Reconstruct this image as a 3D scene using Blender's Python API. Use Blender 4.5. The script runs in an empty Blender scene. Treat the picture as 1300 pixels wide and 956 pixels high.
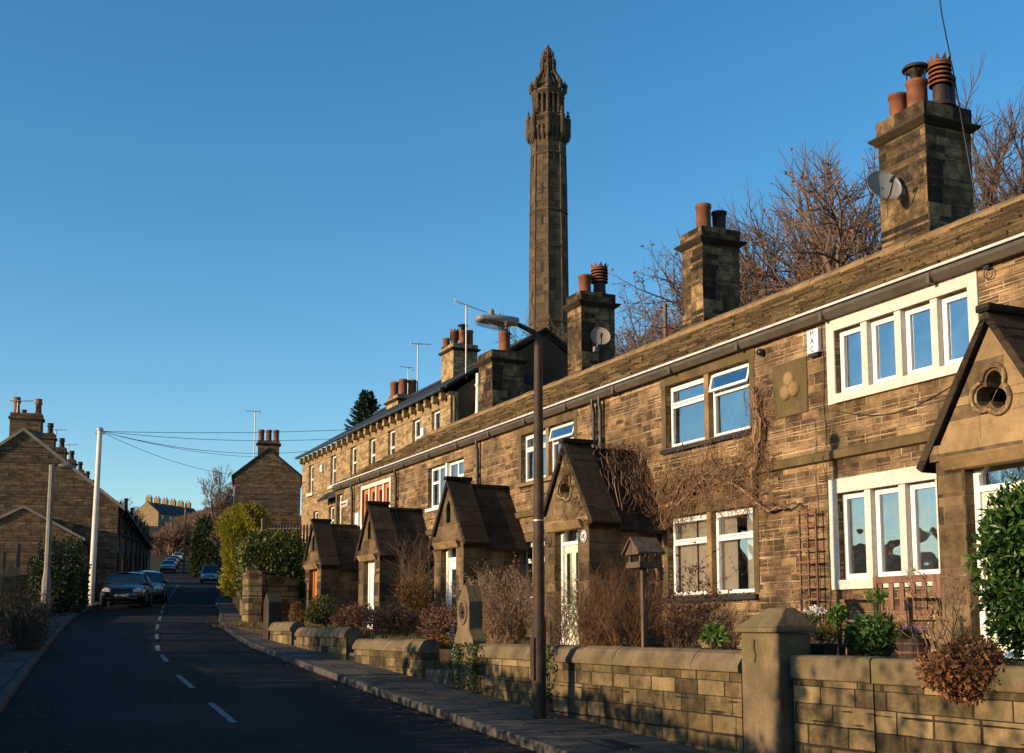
import bpy, math, random
from math import sin, cos, tan, radians, pi, sqrt, atan2
from mathutils import Vector, Matrix
SC = bpy.context.scene
COL = SC.collection
rnd = random.Random(7)
# ------------------------------------------------------------------ camera model (eye at the origin, z = 0 is eye level)
F = 1550.0; PT = radians(7); PY0 = 795 - F*tan(PT); YAW = math.atan(720*cos(PT)/F)
RT = Vector((cos(YAW), -sin(YAW), 0)); FWD = Vector((sin(YAW)*cos(PT), cos(YAW)*cos(PT), sin(PT)))
UPV = Vector((-sin(YAW)*sin(PT), -cos(YAW)*sin(PT), cos(PT)))
def ray(px, py): return FWD + RT*((px-650)/F) + UPV*((PY0-py)/F)
def UX(px, py, X): d = ray(px, py); return d*(X/d.x)
def UY(px, py, Y): d = ray(px, py); return d*(Y/d.y)
def UN(px, py, n, k): d = ray(px, py); return d*(k/d.dot(Vector(n)))
def G(px, py): return UN(px, py, (0, -.05, 1), -1.85)
# ------------------------------------------------------------------ mesh builder
ORG = {}
class MB:
    def __init__(s): s.v = []; s.f = []; s.m = []; s.s = []
    def add(s, vs, fs, m=0, sm=False):
        b = len(s.v); s.v += [tuple(v) for v in vs]
        for f in fs: s.f.append(tuple(b+i for i in f)); s.m.append(m); s.s.append(sm)
    def hexa(s, p, m=0): s.add(p, [(3,2,1,0),(4,5,6,7),(0,1,5,4),(1,2,6,5),(2,3,7,6),(3,0,4,7)], m)
    def box(s, x0, x1, y0, y1, z0, z1, m=0):
        if x0 > x1: x0, x1 = x1, x0
        if y0 > y1: y0, y1 = y1, y0
        if z0 > z1: z0, z1 = z1, z0
        s.hexa([(x0,y0,z0),(x1,y0,z0),(x1,y1,z0),(x0,y1,z0),(x0,y0,z1),(x1,y0,z1),(x1,y1,z1),(x0,y1,z1)], m)
    def obox(s, c, ux, uy, uz, m=0):      # centre and three half-axis vectors
        c = Vector(c); p = []
        for a, b, d in ((-1,-1,-1),(1,-1,-1),(1,1,-1),(-1,1,-1),(-1,-1,1),(1,-1,1),(1,1,1),(-1,1,1)): p.append(c+ux*a+uy*b+uz*d)
        s.hexa(p, m)
    def quad(s, a, b, c, d, m=0): s.add([a,b,c,d], [(0,1,2,3)], m)
    def prism(s, poly, fn, a, b, m=0, sm=False):   # poly 2D list, fn(u,v,t)->xyz
        n = len(poly); vs = [fn(u,v,a) for u,v in poly]+[fn(u,v,b) for u,v in poly]
        s.add(vs, [tuple(range(n-1,-1,-1)), tuple(range(n,2*n))], m)
        s.add(vs, [(i,(i+1)%n,n+(i+1)%n,n+i) for i in range(n)], m, sm)
    def path(s, pts, rs, n=8, m=0, sm=True, cap=True):
        pts = [Vector(p) for p in pts]
        if not isinstance(rs, (list, tuple)): rs = [rs]*len(pts)
        vs = []; ref = None
        for i, p in enumerate(pts):
            t = (pts[min(i+1, len(pts)-1)] - pts[max(i-1, 0)])
            t = t.normalized() if t.length > 1e-9 else Vector((0,0,1))
            if ref is None: ref = Vector((0,0,1)) if abs(t.z) < .9 else Vector((1,0,0))
            u = t.cross(ref); u = u.normalized() if u.length > 1e-6 else Vector((1,0,0)); w = u.cross(t); ref = w
            for k in range(n):
                a = 2*pi*k/n; vs.append(p + u*(cos(a)*rs[i]) + w*(sin(a)*rs[i]))
        fs = []
        for i in range(len(pts)-1):
            for k in range(n): fs.append((i*n+k, (i+1)*n+k, (i+1)*n+(k+1)%n, i*n+(k+1)%n))
        s.add(vs, fs, m, sm)
        if cap: s.add(vs[:n]+vs[-n:], [tuple(range(n)), tuple(range(2*n-1, n-1, -1))], m)
    def lathe(s, prof, c, n=16, m=0, sm=True, ph=0, ax=None):
        vs = []; c = Vector(c)
        for r, z in prof:
            for k in range(n):
                a = 2*pi*k/n+ph; q = Vector((cos(a)*r, sin(a)*r, z))
                vs.append(c + (ax @ q if ax else q))
        fs = [(i*n+k, i*n+(k+1)%n, (i+1)*n+(k+1)%n, (i+1)*n+k) for i in range(len(prof)-1) for k in range(n)]
        s.add(vs, fs, m, sm)
        if prof[0][0] > 1e-4: s.add(vs[:n], [tuple(range(n-1,-1,-1))], m)
        if prof[-1][0] > 1e-4: s.add(vs[-n:], [tuple(range(n))], m)
    def leaf(s, p, d, nrm, L, W, m=0, fold=.25):
        d = d.normalized(); t = d.cross(nrm)
        if t.length < 1e-4: t = Vector((1,0,0))
        t.normalize(); n = t.cross(d)
        s.add([p, p+d*L*.5+t*W*.5+n*W*fold, p+d*L, p+d*L*.5-t*W*.5+n*W*fold], [(0,1,2),(0,2,3)], m)
    def build(s, name, mats, parent=None, loc=None, bev=0, label=None, sub=0):
        if not isinstance(mats, (list, tuple)): mats = [mats]
        if parent is not None: o0 = Vector(ORG[parent.name])
        else: o0 = Vector(loc) if loc is not None else Vector((0,0,0))
        me = bpy.data.meshes.new(name)
        me.from_pydata([(x-o0.x, y-o0.y, z-o0.z) for x,y,z in s.v], [], s.f)
        me.update()
        me.polygons.foreach_set('material_index', s.m); me.polygons.foreach_set('use_smooth', s.s)
        for m in mats: me.materials.append(m)
        uv = me.uv_layers.new(name='UVMap'); dat = [0.0]*(2*len(me.loops)); k = 0
        V = s.v
        for p in me.polygons:
            n = p.normal
            t = Vector((-n.y, n.x, 0))
            if t.length < .05: t = Vector((1,0,0)); b = Vector((0,1,0))
            else: t.normalize(); b = n.cross(t)
            for vi in p.vertices:
                q = V[vi]
                dat[k] = q[0]*t.x+q[1]*t.y+q[2]*t.z; dat[k+1] = q[0]*b.x+q[1]*b.y+q[2]*b.z; k += 2
        uv.data.foreach_set('uv', dat)
        o = bpy.data.objects.new(name, me); COL.objects.link(o)
        if parent is not None: o.parent = parent
        else: o.location = o0
        ORG[o.name] = tuple(o0)
        if bev:
            b = o.modifiers.new('bevel', 'BEVEL'); b.width = bev; b.segments = 2; b.limit_method = 'ANGLE'; b.angle_limit = radians(40)
        if label: o['label'] = label
        return o
def tag(o, label, cat, group=None, kind=None):
    if label: o['label'] = label
    if cat: o['category'] = cat
    if group: o['group'] = group
    if kind: o['kind'] = kind
    return o
def thing(name, loc, label, cat, group=None):
    o = bpy.data.objects.new(name, None); COL.objects.link(o); o.location = loc; o.empty_display_size = .3
    ORG[o.name] = tuple(loc); return tag(o, label, cat, group)
def struct(o): o['kind'] = 'structure'; return o
def copy_tree(o, parent=None):
    c = o.copy(); COL.objects.link(c); c.parent = parent; ORG[c.name] = ORG[o.name]
    for ch in [q for q in bpy.data.objects if q.parent == o]: copy_tree(ch, c)
    return c
# ------------------------------------------------------------------ materials
class N:
    def __init__(s, name):
        s.mat = bpy.data.materials.new(name); s.mat.use_nodes = True; s.t = s.mat.node_tree; s.t.nodes.clear()
        s.out = s.n('OutputMaterial')
    def n(s, ty, ins=None, **kw):
        d = s.t.nodes.new('ShaderNode'+ty)
        for k, v in kw.items(): setattr(d, k, v)
        for k, v in (ins or {}).items():
            i = d.inputs[k]
            if isinstance(v, bpy.types.NodeSocket): s.t.links.new(v, i)
            elif isinstance(v, (tuple, list)) and len(v) == 3 and i.type == 'RGBA': i.default_value = (*v, 1)
            else: i.default_value = v
        return d
    def math(s, op, a, b=0.0, c=None):
        ins = {0: a, 1: b}
        if c is not None: ins[2] = c
        return s.n('Math', ins, operation=op).outputs[0]
    def noise(s, sc, det=4, rough=.55, vec=None, dist=0):
        i = {'Scale': sc, 'Detail': det, 'Roughness': rough, 'Distortion': dist}
        if vec is not None: i['Vector'] = vec
        return s.n('TexNoise', i).outputs['Fac']
    def ramp(s, fac, stops):
        r = s.n('ValToRGB', {0: fac}); e = r.color_ramp.elements
        while len(e) < len(stops): e.new(.5)
        for k, (p, c) in enumerate(stops):
            e[k].position = p; e[k].color = (c, c, c, 1) if isinstance(c, (int, float)) else (*c, 1)
        return r.outputs[0]
    def mix(s, fac, a, b, bt='MIX'):
        m = s.n('Mix', None, data_type='RGBA', blend_type=bt)
        for idx, v in ((0, fac), (6, a), (7, b)):
            i = m.inputs[idx]
            if isinstance(v, bpy.types.NodeSocket): s.t.links.new(v, i)
            else: i.default_value = (*v, 1) if isinstance(v, (tuple, list)) else v
        return m.outputs[2]
    def bump(s, h, st=.5, dist=.02): return s.n('Bump', {'Height': h, 'Strength': st, 'Distance': dist}).outputs[0]
    def pbr(s, col, rough=.8, nrm=None, spec=.3, metal=0, **kw):
        i = {'Base Color': col, 'Roughness': rough, 'Specular IOR Level': spec, 'Metallic': metal}
        if nrm is not None: i['Normal'] = nrm
        i.update(kw); b = s.n('BsdfPrincipled', i); s.t.links.new(b.outputs[0], s.out.inputs[0]); return s.mat
    def uv(s): return s.n('TexCoord').outputs['UV']
    def obj(s): return s.n('TexCoord').outputs['Object']
    def pos(s): return s.n('NewGeometry').outputs['Position']
def masonry(name, bw=.36, rh=.115, cols=((.035,.026,.018),(.12,.08,.042),(.23,.155,.075),(.34,.235,.12)), mort=(.30,.225,.14), soot=.5, ms=.011, bump=.9, damp=None, var=.62):
    k = N(name); uv = k.uv(); sp = k.n('SeparateXYZ', {0: uv}); u, v = sp.outputs[0], sp.outputs[1]
    vn = k.n('TexNoise', {'W': k.math('MULTIPLY', v, .32/rh), 'Detail': 1}, noise_dimensions='1D').outputs['Fac']
    v = k.math('ADD', v, k.math('MULTIPLY', vn, rh*1.9))
    d2 = k.n('TexNoise', {'Vector': uv, 'Scale': 3.2, 'Detail': 3}); dc = k.n('SeparateXYZ', {0: d2.outputs['Color']})
    v = k.math('ADD', v, k.math('MULTIPLY', dc.outputs[1], .045)); 
    row = k.math('FLOOR', k.math('DIVIDE', v, rh))
    rn = k.n('TexWhiteNoise', {'W': row}, noise_dimensions='1D').outputs['Value']
    u = k.math('ADD', u, k.math('MULTIPLY', rn, 3.7))
    un = k.n('TexNoise', {'Vector': k.n('CombineXYZ', {0: k.math('MULTIPLY', u, 1.4), 1: k.math('MULTIPLY', row, 7.3)}).outputs[0], 'Scale': 1, 'Detail': 1}, noise_dimensions='2D').outputs['Fac']
    u = k.math('ADD', u, k.math('MULTIPLY', un, bw*1.1)); u = k.math('ADD', u, k.math('MULTIPLY', dc.outputs[0], .03))
    cv = k.n('CombineXYZ', {0: u, 1: v}).outputs[0]
    br = k.n('TexBrick', {'Vector': cv, 'Color1': (0,0,0), 'Color2': (1,1,1), 'Mortar': (.5,.5,.5), 'Scale': 1.0, 'Mortar Size': ms, 'Mortar Smooth': .5, 'Bias': 0.0, 'Brick Width': bw, 'Row Height': rh}, offset=.5, squash=1.0)
    fine = k.noise(24, 6, .65, uv); mid = k.noise(5, 4, .6, uv); big = k.noise(.55, 4, .6, uv)
    val = k.math('ADD', k.math('MULTIPLY', br.outputs['Color'], var), k.math('ADD', (.62-var)*.5, k.math('MULTIPLY', k.math('SUBTRACT', mid, .5), 1.15)))
    val = k.math('ADD', val, k.math('MULTIPLY', k.math('SUBTRACT', fine, .5), .5)); val = k.math('ADD', val, .12)
    c = k.ramp(val, [(.0, cols[0]), (.28, cols[1]), (.55, cols[2]), (.95, cols[3])])
    mc = k.mix(k.ramp(k.noise(2.1, 3, .6, uv), [(.35, 0), (.65, 1)]), mort, tuple(x*.45 for x in mort))
    c = k.mix(br.outputs['Fac'], c, mc)
    st = k.noise(1.0, 5, .65, k.n('Mapping', {'Vector': uv, 'Scale': (1.1, .5, 1)}).outputs[0])
    sf = k.math('MULTIPLY', k.ramp(k.math('ADD', k.math('MULTIPLY', st, .6), k.math('MULTIPLY', big, .4)), [(.44, 0), (.62, 1)]), soot)
    c = k.mix(sf, c, k.mix(.82, c, (.018, .014, .010)))
    h = k.math('ADD', k.math('MULTIPLY', k.math('SUBTRACT', 1.0, br.outputs['Fac']), .6), k.math('ADD', k.math('MULTIPLY', fine, .45), k.math('MULTIPLY', mid, .5)))
    h = k.math('ADD', h, k.math('MULTIPLY', br.outputs['Color'], .25))
    return k.pbr(c, .9, k.bump(h, bump, .035), .15)
def stone(name, a, b, sc=2.5, bump=.5, moss=None, mz=0, rough=.9):
    k = N(name); p = k.pos(); n1 = k.noise(sc, 6, .62, p); n2 = k.noise(sc*9, 5, .7, p)
    c = k.mix(k.ramp(n1, [(.33, 0), (.66, 1)]), a, b); c = k.mix(k.math('MULTIPLY', k.ramp(n2, [(.4, 0), (.7, 1)]), .45), c, tuple(x*.4 for x in a))
    if moss: c = k.mix(k.ramp(k.noise(1.7, 5, .7, p), [(.5, 0), (.62, .8)]), c, moss)
    return k.pbr(c, rough, k.bump(k.math('ADD', n1, n2), bump, .02), .15)
def plain(name, c, rough=.6, var=.25, sc=6, spec=.35, metal=0, bump=.1):
    k = N(name); p = k.obj(); n1 = k.noise(sc, 5, .6, p)
    cc = k.mix(k.ramp(n1, [(.3, 0), (.7, 1)]), c, tuple(x*(1-var) for x in c))
    return k.pbr(cc, rough, k.bump(n1, bump, .01), spec, metal)
def foliage(name, cols, trans=.25, rough=.55):
    k = N(name); g = k.n('NewGeometry'); r = g.outputs['Random Per Island']
    n = len(cols); c = k.ramp(r, [(i/(n-1) if n > 1 else 0, cc) for i, cc in enumerate(cols)])
    b = k.n('BsdfPrincipled', {'Base Color': c, 'Roughness': rough, 'Specular IOR Level': .3}); t = k.n('BsdfTranslucent', {'Color': c})
    m = k.n('MixShader', {0: trans, 1: b.outputs[0], 2: t.outputs[0]}); k.t.links.new(m.outputs[0], k.out.inputs[0]); return k.mat
def glassmat(name, refl=.5, tint=(.5,.55,.55)):
    k = N(name); tr = k.n('BsdfTransparent', {'Color': tint}); gl = k.n('BsdfGlossy', {'Color': (.95,.97,1), 'Roughness': .015})
    nz = k.noise(1.3, 2, .5, k.pos()); gl.inputs['Normal'].default_value = (0,0,0); k.t.links.new(k.bump(nz, .3, .05), gl.inputs['Normal'])
    m = k.n('MixShader', {0: refl, 1: tr.outputs[0], 2: gl.outputs[0]}); k.t.links.new(m.outputs[0], k.out.inputs[0]); return k.mat
M = {}
M['wall'] = masonry('cottage_masonry', .34, .092, soot=.76, ms=.014, cols=((.026,.017,.011),(.098,.060,.031),(.25,.158,.080),(.46,.315,.165)), mort=(.48,.35,.215), bump=1.0, var=.42)
M['porchwall'] = masonry('porch_ashlar', .5, .27, cols=((.03,.022,.014),(.075,.052,.028),(.15,.10,.052),(.27,.185,.095)), soot=.7, ms=.006, bump=.5)
M['chim'] = masonry('chimney_ashlar', .5, .285, cols=((.010,.008,.006),(.035,.025,.016),(.13,.088,.046),(.42,.285,.145)), mort=(.15,.105,.06), soot=.72, ms=.010, bump=.7)
M['tall'] = masonry('tall_row_masonry', .32, .125, cols=((.11,.08,.045),(.25,.175,.09),(.36,.255,.13),(.44,.32,.17)), mort=(.24,.18,.11), soot=.2, ms=.012, bump=.6)
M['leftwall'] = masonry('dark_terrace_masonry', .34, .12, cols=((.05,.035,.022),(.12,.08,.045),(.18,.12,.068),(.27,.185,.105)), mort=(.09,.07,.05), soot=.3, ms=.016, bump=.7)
M['lowwall'] = masonry('garden_wall_masonry', .44, .17, cols=((.035,.027,.015),(.10,.074,.036),(.19,.14,.068),(.32,.235,.12)), mort=(.05,.04,.025), soot=.7, ms=.012, bump=.9)
M['tower'] = masonry('tower_ashlar', 1.6, .8, cols=((.035,.028,.021),(.075,.057,.038),(.11,.082,.053),(.16,.12,.075)), mort=(.07,.05,.035), soot=.5, ms=.03, bump=.4)
M['band'] = stone('dressed_gritstone', (.16,.11,.058), (.07,.052,.03), 2.2, .4, (.09,.075,.03))
M['lintel'] = stone('dressed_golden_stone', (.30,.20,.10), (.14,.095,.05), 2.5, .4)
M['dark_stone'] = stone('sooty_dressed_stone', (.07,.052,.034), (.03,.024,.018), 2.0, .5)
M['coping'] = stone('weathered_coping_stone', (.23,.17,.10), (.095,.072,.044), 2.6, .8, (.13,.115,.045))
M['porchgable'] = masonry('porch_gable_blocks', .62, .46, cols=((.07,.05,.028),(.16,.11,.058),(.27,.185,.095),(.36,.25,.13)), mort=(.07,.05,.03), soot=.55, ms=.006, bump=.5)
def slatemat():
    k = N('mossy_stone_slate'); p = k.n('Mapping', {'Vector': k.pos(), 'Scale': (5, .9, 5)}).outputs[0]; n1 = k.noise(1.6, 5, .65, p); n2 = k.noise(22, 5, .7, k.pos()); r = k.n('NewGeometry').outputs['Random Per Island']
    c = k.ramp(k.math('ADD', k.math('MULTIPLY', r, .5), k.math('MULTIPLY', n1, .5)), [(.25, (.05,.036,.024)), (.5, (.12,.082,.045)), (.75, (.23,.165,.09))])
    c = k.mix(k.math('MULTIPLY', k.ramp(n2, [(.42, 0), (.62, 1)]), .6), c, (.035,.026,.016)); c = k.mix(k.ramp(k.noise(1.4, 4, .7, k.pos()), [(.52, 0), (.64, .6)]), c, (.085,.075,.028))
    return k.pbr(c, .95, k.bump(k.math('ADD', n1, n2), .9, .02), .1)
M['slate'] = slatemat()
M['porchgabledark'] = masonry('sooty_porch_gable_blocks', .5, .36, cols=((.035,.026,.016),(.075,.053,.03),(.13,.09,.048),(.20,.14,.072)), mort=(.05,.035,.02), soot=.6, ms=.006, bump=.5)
M['porchslate'] = masonry('porch_roof_slabs', .7, .3, cols=((.02,.015,.011),(.032,.024,.017),(.048,.035,.023),(.065,.048,.03)), mort=(.012,.01,.008), soot=.4, ms=.008, bump=.8)
M['blueslate'] = stone('blue_grey_slate', (.035,.038,.045), (.02,.022,.026), 1.5, .5, rough=.6)
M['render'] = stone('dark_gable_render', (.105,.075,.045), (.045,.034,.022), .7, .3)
M['cream'] = stone('cream_painted_stone', (.66,.61,.55), (.58,.52,.46), 1.5, .25)
M['upvc'] = plain('white_window_frame', (.72,.73,.73), .35, .06, 3, .45)
M['gutter'] = plain('grey_gutter', (.10,.085,.065), .6, .4, 4)
M['fascia'] = plain('white_gutter_rim', (.62,.60,.56), .5, .4, 9)
M['pipe'] = plain('black_downpipe', (.025,.025,.027), .4, .3, 5)
M['whitepipe'] = plain('white_soil_pipe', (.75,.73,.68), .4, .15, 5)
M['terra'] = stone('terracotta', (.27,.105,.055), (.12,.055,.035), 5, .4, rough=.7)
M['darkpot'] = stone('sooty_clay', (.06,.04,.035), (.025,.02,.02), 5, .4, rough=.5)
M['glass'] = glassmat('window_glass', .43)
M['glassclear'] = glassmat('clear_window_glass', .32, (.95,.93,.90))
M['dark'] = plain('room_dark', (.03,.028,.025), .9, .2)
M['curtain'] = plain('cream_curtain', (.78,.75,.68), .9, .1)
M['orange'] = plain('orange_curtain', (.42,.12,.05), .9, .3)
M['doorgreen'] = plain('pale_green_door', (.56,.63,.48), .4, .06, 3)
M['doorwhite'] = plain('white_door', (.82,.80,.76), .4, .06, 3)
def woodmat(name, a, b, rough=.6, sc=14):
    k = N(name); p = k.obj(); w = k.n('TexNoise', {'Vector': k.n('Mapping', {'Vector': p, 'Scale': (9, 9, .8)}).outputs[0], 'Scale': sc/6, 'Detail': 5}).outputs['Fac']
    return k.pbr(k.mix(k.ramp(w, [(.35, 0), (.65, 1)]), a, b), rough, k.bump(w, .3, .01), .3)
M['doorwood'] = woodmat('orange_varnished_wood', (.55,.20,.06), (.36,.12,.04), .35)
M['bench'] = woodmat('red_brown_bench_wood', (.22,.115,.07), (.12,.06,.04), .55)
M['barrel'] = woodmat('barrel_wood', (.10,.06,.04), (.05,.033,.025), .5)
M['oldwood'] = woodmat('weathered_wood', (.13,.09,.06), (.06,.045,.03), .85)
M['steel'] = plain('galvanised_steel', (.42,.40,.37), .45, .25, 8, .5, .4)
M['lampdark'] = stone('rusty_painted_steel', (.075,.05,.035), (.035,.026,.02), 6, .3, rough=.55)
M['concrete'] = stone('concrete_post', (.30,.27,.23), (.2,.18,.15), 4, .3)
M['whitepole'] = stone('pale_pole_paint', (.78,.72,.64), (.66,.58,.5), 3, .15, rough=.6)
M['metal'] = plain('grey_dish_metal', (.22,.22,.22), .5, .2, 7, .5)
M['plastic'] = plain('black_plastic', (.02,.02,.02), .4, .2)
M['bark'] = stone('bark', (.13,.09,.06), (.06,.045,.03), 7, .8)
M['barkpale'] = stone('pale_bark', (.20,.15,.10), (.12,.09,.06), 5, .6)  # paler brown than the tree bark, for wooden poles
M['twig'] = foliage('winter_twigs', [(.13,.085,.058), (.095,.062,.043), (.17,.115,.08)], 0, .8)
M['twigpurple'] = foliage('far_winter_twigs', [(.15,.085,.055), (.11,.065,.05), (.17,.11,.07)], 0, .8)
M['vine'] = foliage('climber_stems', [(.20,.12,.07), (.13,.075,.045), (.26,.16,.09)], 0, .8)
M['vinerust'] = foliage('rust_climber_twigs', [(.17,.09,.048), (.10,.058,.034), (.27,.16,.09)], 0, .8)
M['rust'] = foliage('rust_twigs', [(.17,.085,.038), (.09,.048,.026), (.26,.14,.065)], .1, .8)
M['paletwig'] = foliage('pale_budded_twigs', [(.30,.20,.12), (.20,.13,.08), (.36,.25,.15)], .1, .8)
M['deadleaf'] = foliage('dead_leaves', [(.28,.12,.045), (.17,.07,.03), (.40,.20,.08), (.12,.05,.025)], .25, .8)
M['fewleaf'] = foliage('clinging_dead_leaves', [(.26,.11,.04), (.2,.08,.04)], .2, .8)
M['laurel'] = foliage('glossy_evergreen_leaves', [(.015,.045,.008), (.028,.075,.012), (.05,.11,.018), (.12,.17,.04)], .2, .35)
M['varieg'] = foliage('variegated_leaves', [(.025,.04,.008), (.045,.065,.012), (.09,.10,.016), (.20,.17,.03)], .2, .6)
M['golden'] = foliage('golden_conifer_sprays', [(.20,.19,.02), (.32,.28,.03), (.15,.16,.02), (.42,.34,.04)], .3, .6)
M['darkhedge'] = foliage('dark_hedge_leaves', [(.015,.028,.010), (.03,.045,.013), (.045,.06,.02)], .2, .6)
M['pine'] = foliage('blue_green_needles', [(.015,.04,.022), (.025,.06,.028), (.03,.05,.025)], .15, .6)
M['box'] = foliage('olive_box_leaves', [(.07,.075,.018), (.11,.11,.025), (.05,.06,.015)], .2, .6)
M['heather'] = foliage('red_brown_heather', [(.13,.05,.035), (.09,.04,.025), (.17,.085,.05), (.08,.07,.03)], .2, .7)
M['orangebush'] = foliage('orange_ball_leaves', [(.24,.11,.03), (.17,.08,.02), (.14,.10,.03)], .2, .7)
M['herb'] = foliage('fresh_green_leaves', [(.07,.15,.02), (.11,.20,.03), (.05,.10,.02)], .3, .5)
M['ivy'] = foliage('ivy_leaves', [(.025,.05,.01), (.045,.075,.015), (.09,.09,.025)], .2, .45)
M['purple'] = foliage('purple_petals', [(.30,.06,.35), (.42,.12,.45)], .3, .6)
M['white_petal'] = foliage('white_petals', [(.8,.78,.74), (.7,.68,.62)], .2, .6)
M['yellow_petal'] = foliage('yellow_petals', [(.8,.5,.04), (.75,.3,.04)], .2, .6)
M['red_petal'] = foliage('red_petals', [(.5,.03,.02), (.35,.03,.03)], .2, .6)
M['grass'] = foliage('winter_grass_blades', [(.10,.10,.03), (.16,.12,.05), (.07,.08,.02)], .2, .7)
def groundmat():
    k = N('winter_ground'); p = k.pos(); a = k.noise(.15, 5, .6, p); b = k.noise(3, 5, .7, p)
    c = k.mix(k.ramp(a, [(.4, 0), (.6, 1)]), (.045,.042,.018), (.075,.055,.03)); c = k.mix(k.math('MULTIPLY', b, .5), c, (.03,.022,.015))
    return k.pbr(c, .95, k.bump(b, .8, .1), .1)
M['ground'] = groundmat()
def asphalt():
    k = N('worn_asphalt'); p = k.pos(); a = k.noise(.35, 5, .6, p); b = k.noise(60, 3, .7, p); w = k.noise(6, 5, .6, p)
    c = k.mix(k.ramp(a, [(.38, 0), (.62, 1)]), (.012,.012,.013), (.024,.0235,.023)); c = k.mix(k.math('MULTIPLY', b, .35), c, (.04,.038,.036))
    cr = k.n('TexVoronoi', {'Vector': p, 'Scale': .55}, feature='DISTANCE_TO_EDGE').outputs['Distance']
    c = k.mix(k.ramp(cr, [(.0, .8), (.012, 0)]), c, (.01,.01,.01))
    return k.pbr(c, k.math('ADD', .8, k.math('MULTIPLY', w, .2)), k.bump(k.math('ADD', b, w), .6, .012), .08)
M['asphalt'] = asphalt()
M['pave'] = masonry('stone_flags', .75, .6, cols=((.045,.04,.033),(.075,.066,.052),(.10,.088,.068),(.13,.112,.085)), mort=(.02,.018,.015), soot=.35, ms=.012, bump=.4)
M['kerb'] = stone('kerb_stone', (.11,.10,.085), (.06,.055,.047), 3, .5)
M['paint'] = stone('worn_road_paint', (.32,.32,.31), (.06,.06,.06), 14, .3)
M['soil'] = stone('garden_soil', (.06,.04,.025), (.03,.022,.014), 5, 1.0, (.05,.06,.02))
# ------------------------------------------------------------------ terrain
BY = [(-80,-5.85),(120,4.15),(200,10.0),(300,21.0),(400,31.5),(460,38.0),(900,52.0)]
def base(y):
    if y <= BY[0][0]: return BY[0][1]
    for (a,za),(b,zb) in zip(BY, BY[1:]):
        if y <= b: return za+(zb-za)*(y-a)/(b-a)
    return BY[-1][1]
def hill(x, y):
    x0 = max(19.0, .2*y+3+8); s = max(0, x-x0)
    k = s*.26; k = 24*(1-math.exp(-k/24))
    return k
def gz(x, y): return base(y)+hill(x, y)
ys = [-80,-60,-40,-30,-20,-15]+[-10+2.5*i for i in range(53)]+[130,140,150,160,170,180,190,200,220,240,260,280,300,320,340,360,380,400,420,440,460,520,600,700,900]
xs = [-500,-300,-150,-80,-50,-30,-20,-12,-6,0,6,12,17,19,22,25,28,31,35,40,45,50,60,70,80,95,110,130,150,180,220,300,400,600]
g = MB(); W = len(xs); vv = [(x, y, gz(x, y)) for y in ys for x in xs]
g.add(vv, [(j*W+i, j*W+i+1, (j+1)*W+i+1, (j+1)*W+i) for j in range(len(ys)-1) for i in range(W-1)], 0, True)
struct(g.build('ground', M['ground']))
def lerp_line(pts, y):
    for (x0,y0),(x1,y1) in zip(pts, pts[1:]):
        if y <= y1: return x0+(x1-x0)*max(0,(y-y0))/(y1-y0)
    return pts[-1][0]
RL = [(-1.6,-20),(-.9,0),(.2,12),(1.37,22.4),(2.75,34.1),(4.2,45),(5.6,53),(7.6,62),(11.8,85),(18.2,122),(20.6,135),(31.8,200),(34.5,215)]
RR = [(4.9,-20),(5.3,0),(5.55,12),(5.78,19.2),(6.3,28.7),(7.6,38),(9.2,45.7),(11.8,60),(17.2,85),(25,112),(26.5,122),(23.9,132),(35.2,200),(38,215)]
RC = [(2.2,-20),(2.5,5),(3.55,21.2),(4.14,27),(5.3,34.9),(8.4,53.6),(12.2,75),(19.9,118),(24,140)]
ry = [y for y in ys if -20 <= y <= 215]
def smooth(line):
    return {y: (lerp_line(line,y-2.5)+2*lerp_line(line,y)+lerp_line(line,y+2.5))/4 for y in ry}
sl, sr, sc_ = smooth(RL), smooth(RR), smooth(RC)
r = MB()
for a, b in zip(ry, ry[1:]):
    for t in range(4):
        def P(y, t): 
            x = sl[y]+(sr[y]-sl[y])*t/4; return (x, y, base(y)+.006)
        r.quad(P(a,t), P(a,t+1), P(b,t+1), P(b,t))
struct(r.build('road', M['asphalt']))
# right pavement and kerb
def pav(name, e0, e1, y0, y1, h=.11):
    m = MB(); kb = MB(); yy = [y for y in ry if y0 <= y <= y1]
    for a, b in zip(yy, yy[1:]):
        sgn = 1 if e1(a) > e0(a) else -1
        k0a, k0b = e0(a), e0(b); k1a, k1b = k0a+sgn*.14, k0b+sgn*.14
        kb.hexa([(k0a,a+.006,base(a)-.1),(k1a,a+.006,base(a)-.1),(k1b,b-.006,base(b)-.1),(k0b,b-.006,base(b)-.1),(k0a,a+.006,base(a)+h),(k1a,a+.006,base(a)+h),(k1b,b-.006,base(b)+h),(k0b,b-.006,base(b)+h)])
        m.hexa([(k1a+.004*sgn,a,base(a)-.1),(e1(a),a,base(a)-.1),(e1(b),b,base(b)-.1),(k1b+.004*sgn,b,base(b)-.1),(k1a+.004*sgn,a,base(a)+h-.004),(e1(a),a,base(a)+h-.004),(e1(b),b,base(b)+h-.004),(k1b+.004*sgn,b,base(b)+h-.004)])
    struct(m.build(name, M['pave'])); struct(kb.build('kerb', M['kerb'], bev=.02))
PO = [(7.0,-20),(7.0,29.5),(7.8,34),(8.9,40),(10.1,47),(12.6,60),(18.2,85)]
pav('pavement', lambda y: sr[y], lambda y: lerp_line(PO, y), -20, 85)
pav('footpath', lambda y: sl[y], lambda y: sl[y]-1.15, -20, 120, .1)
mk = MB(); y = -8.0
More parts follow.
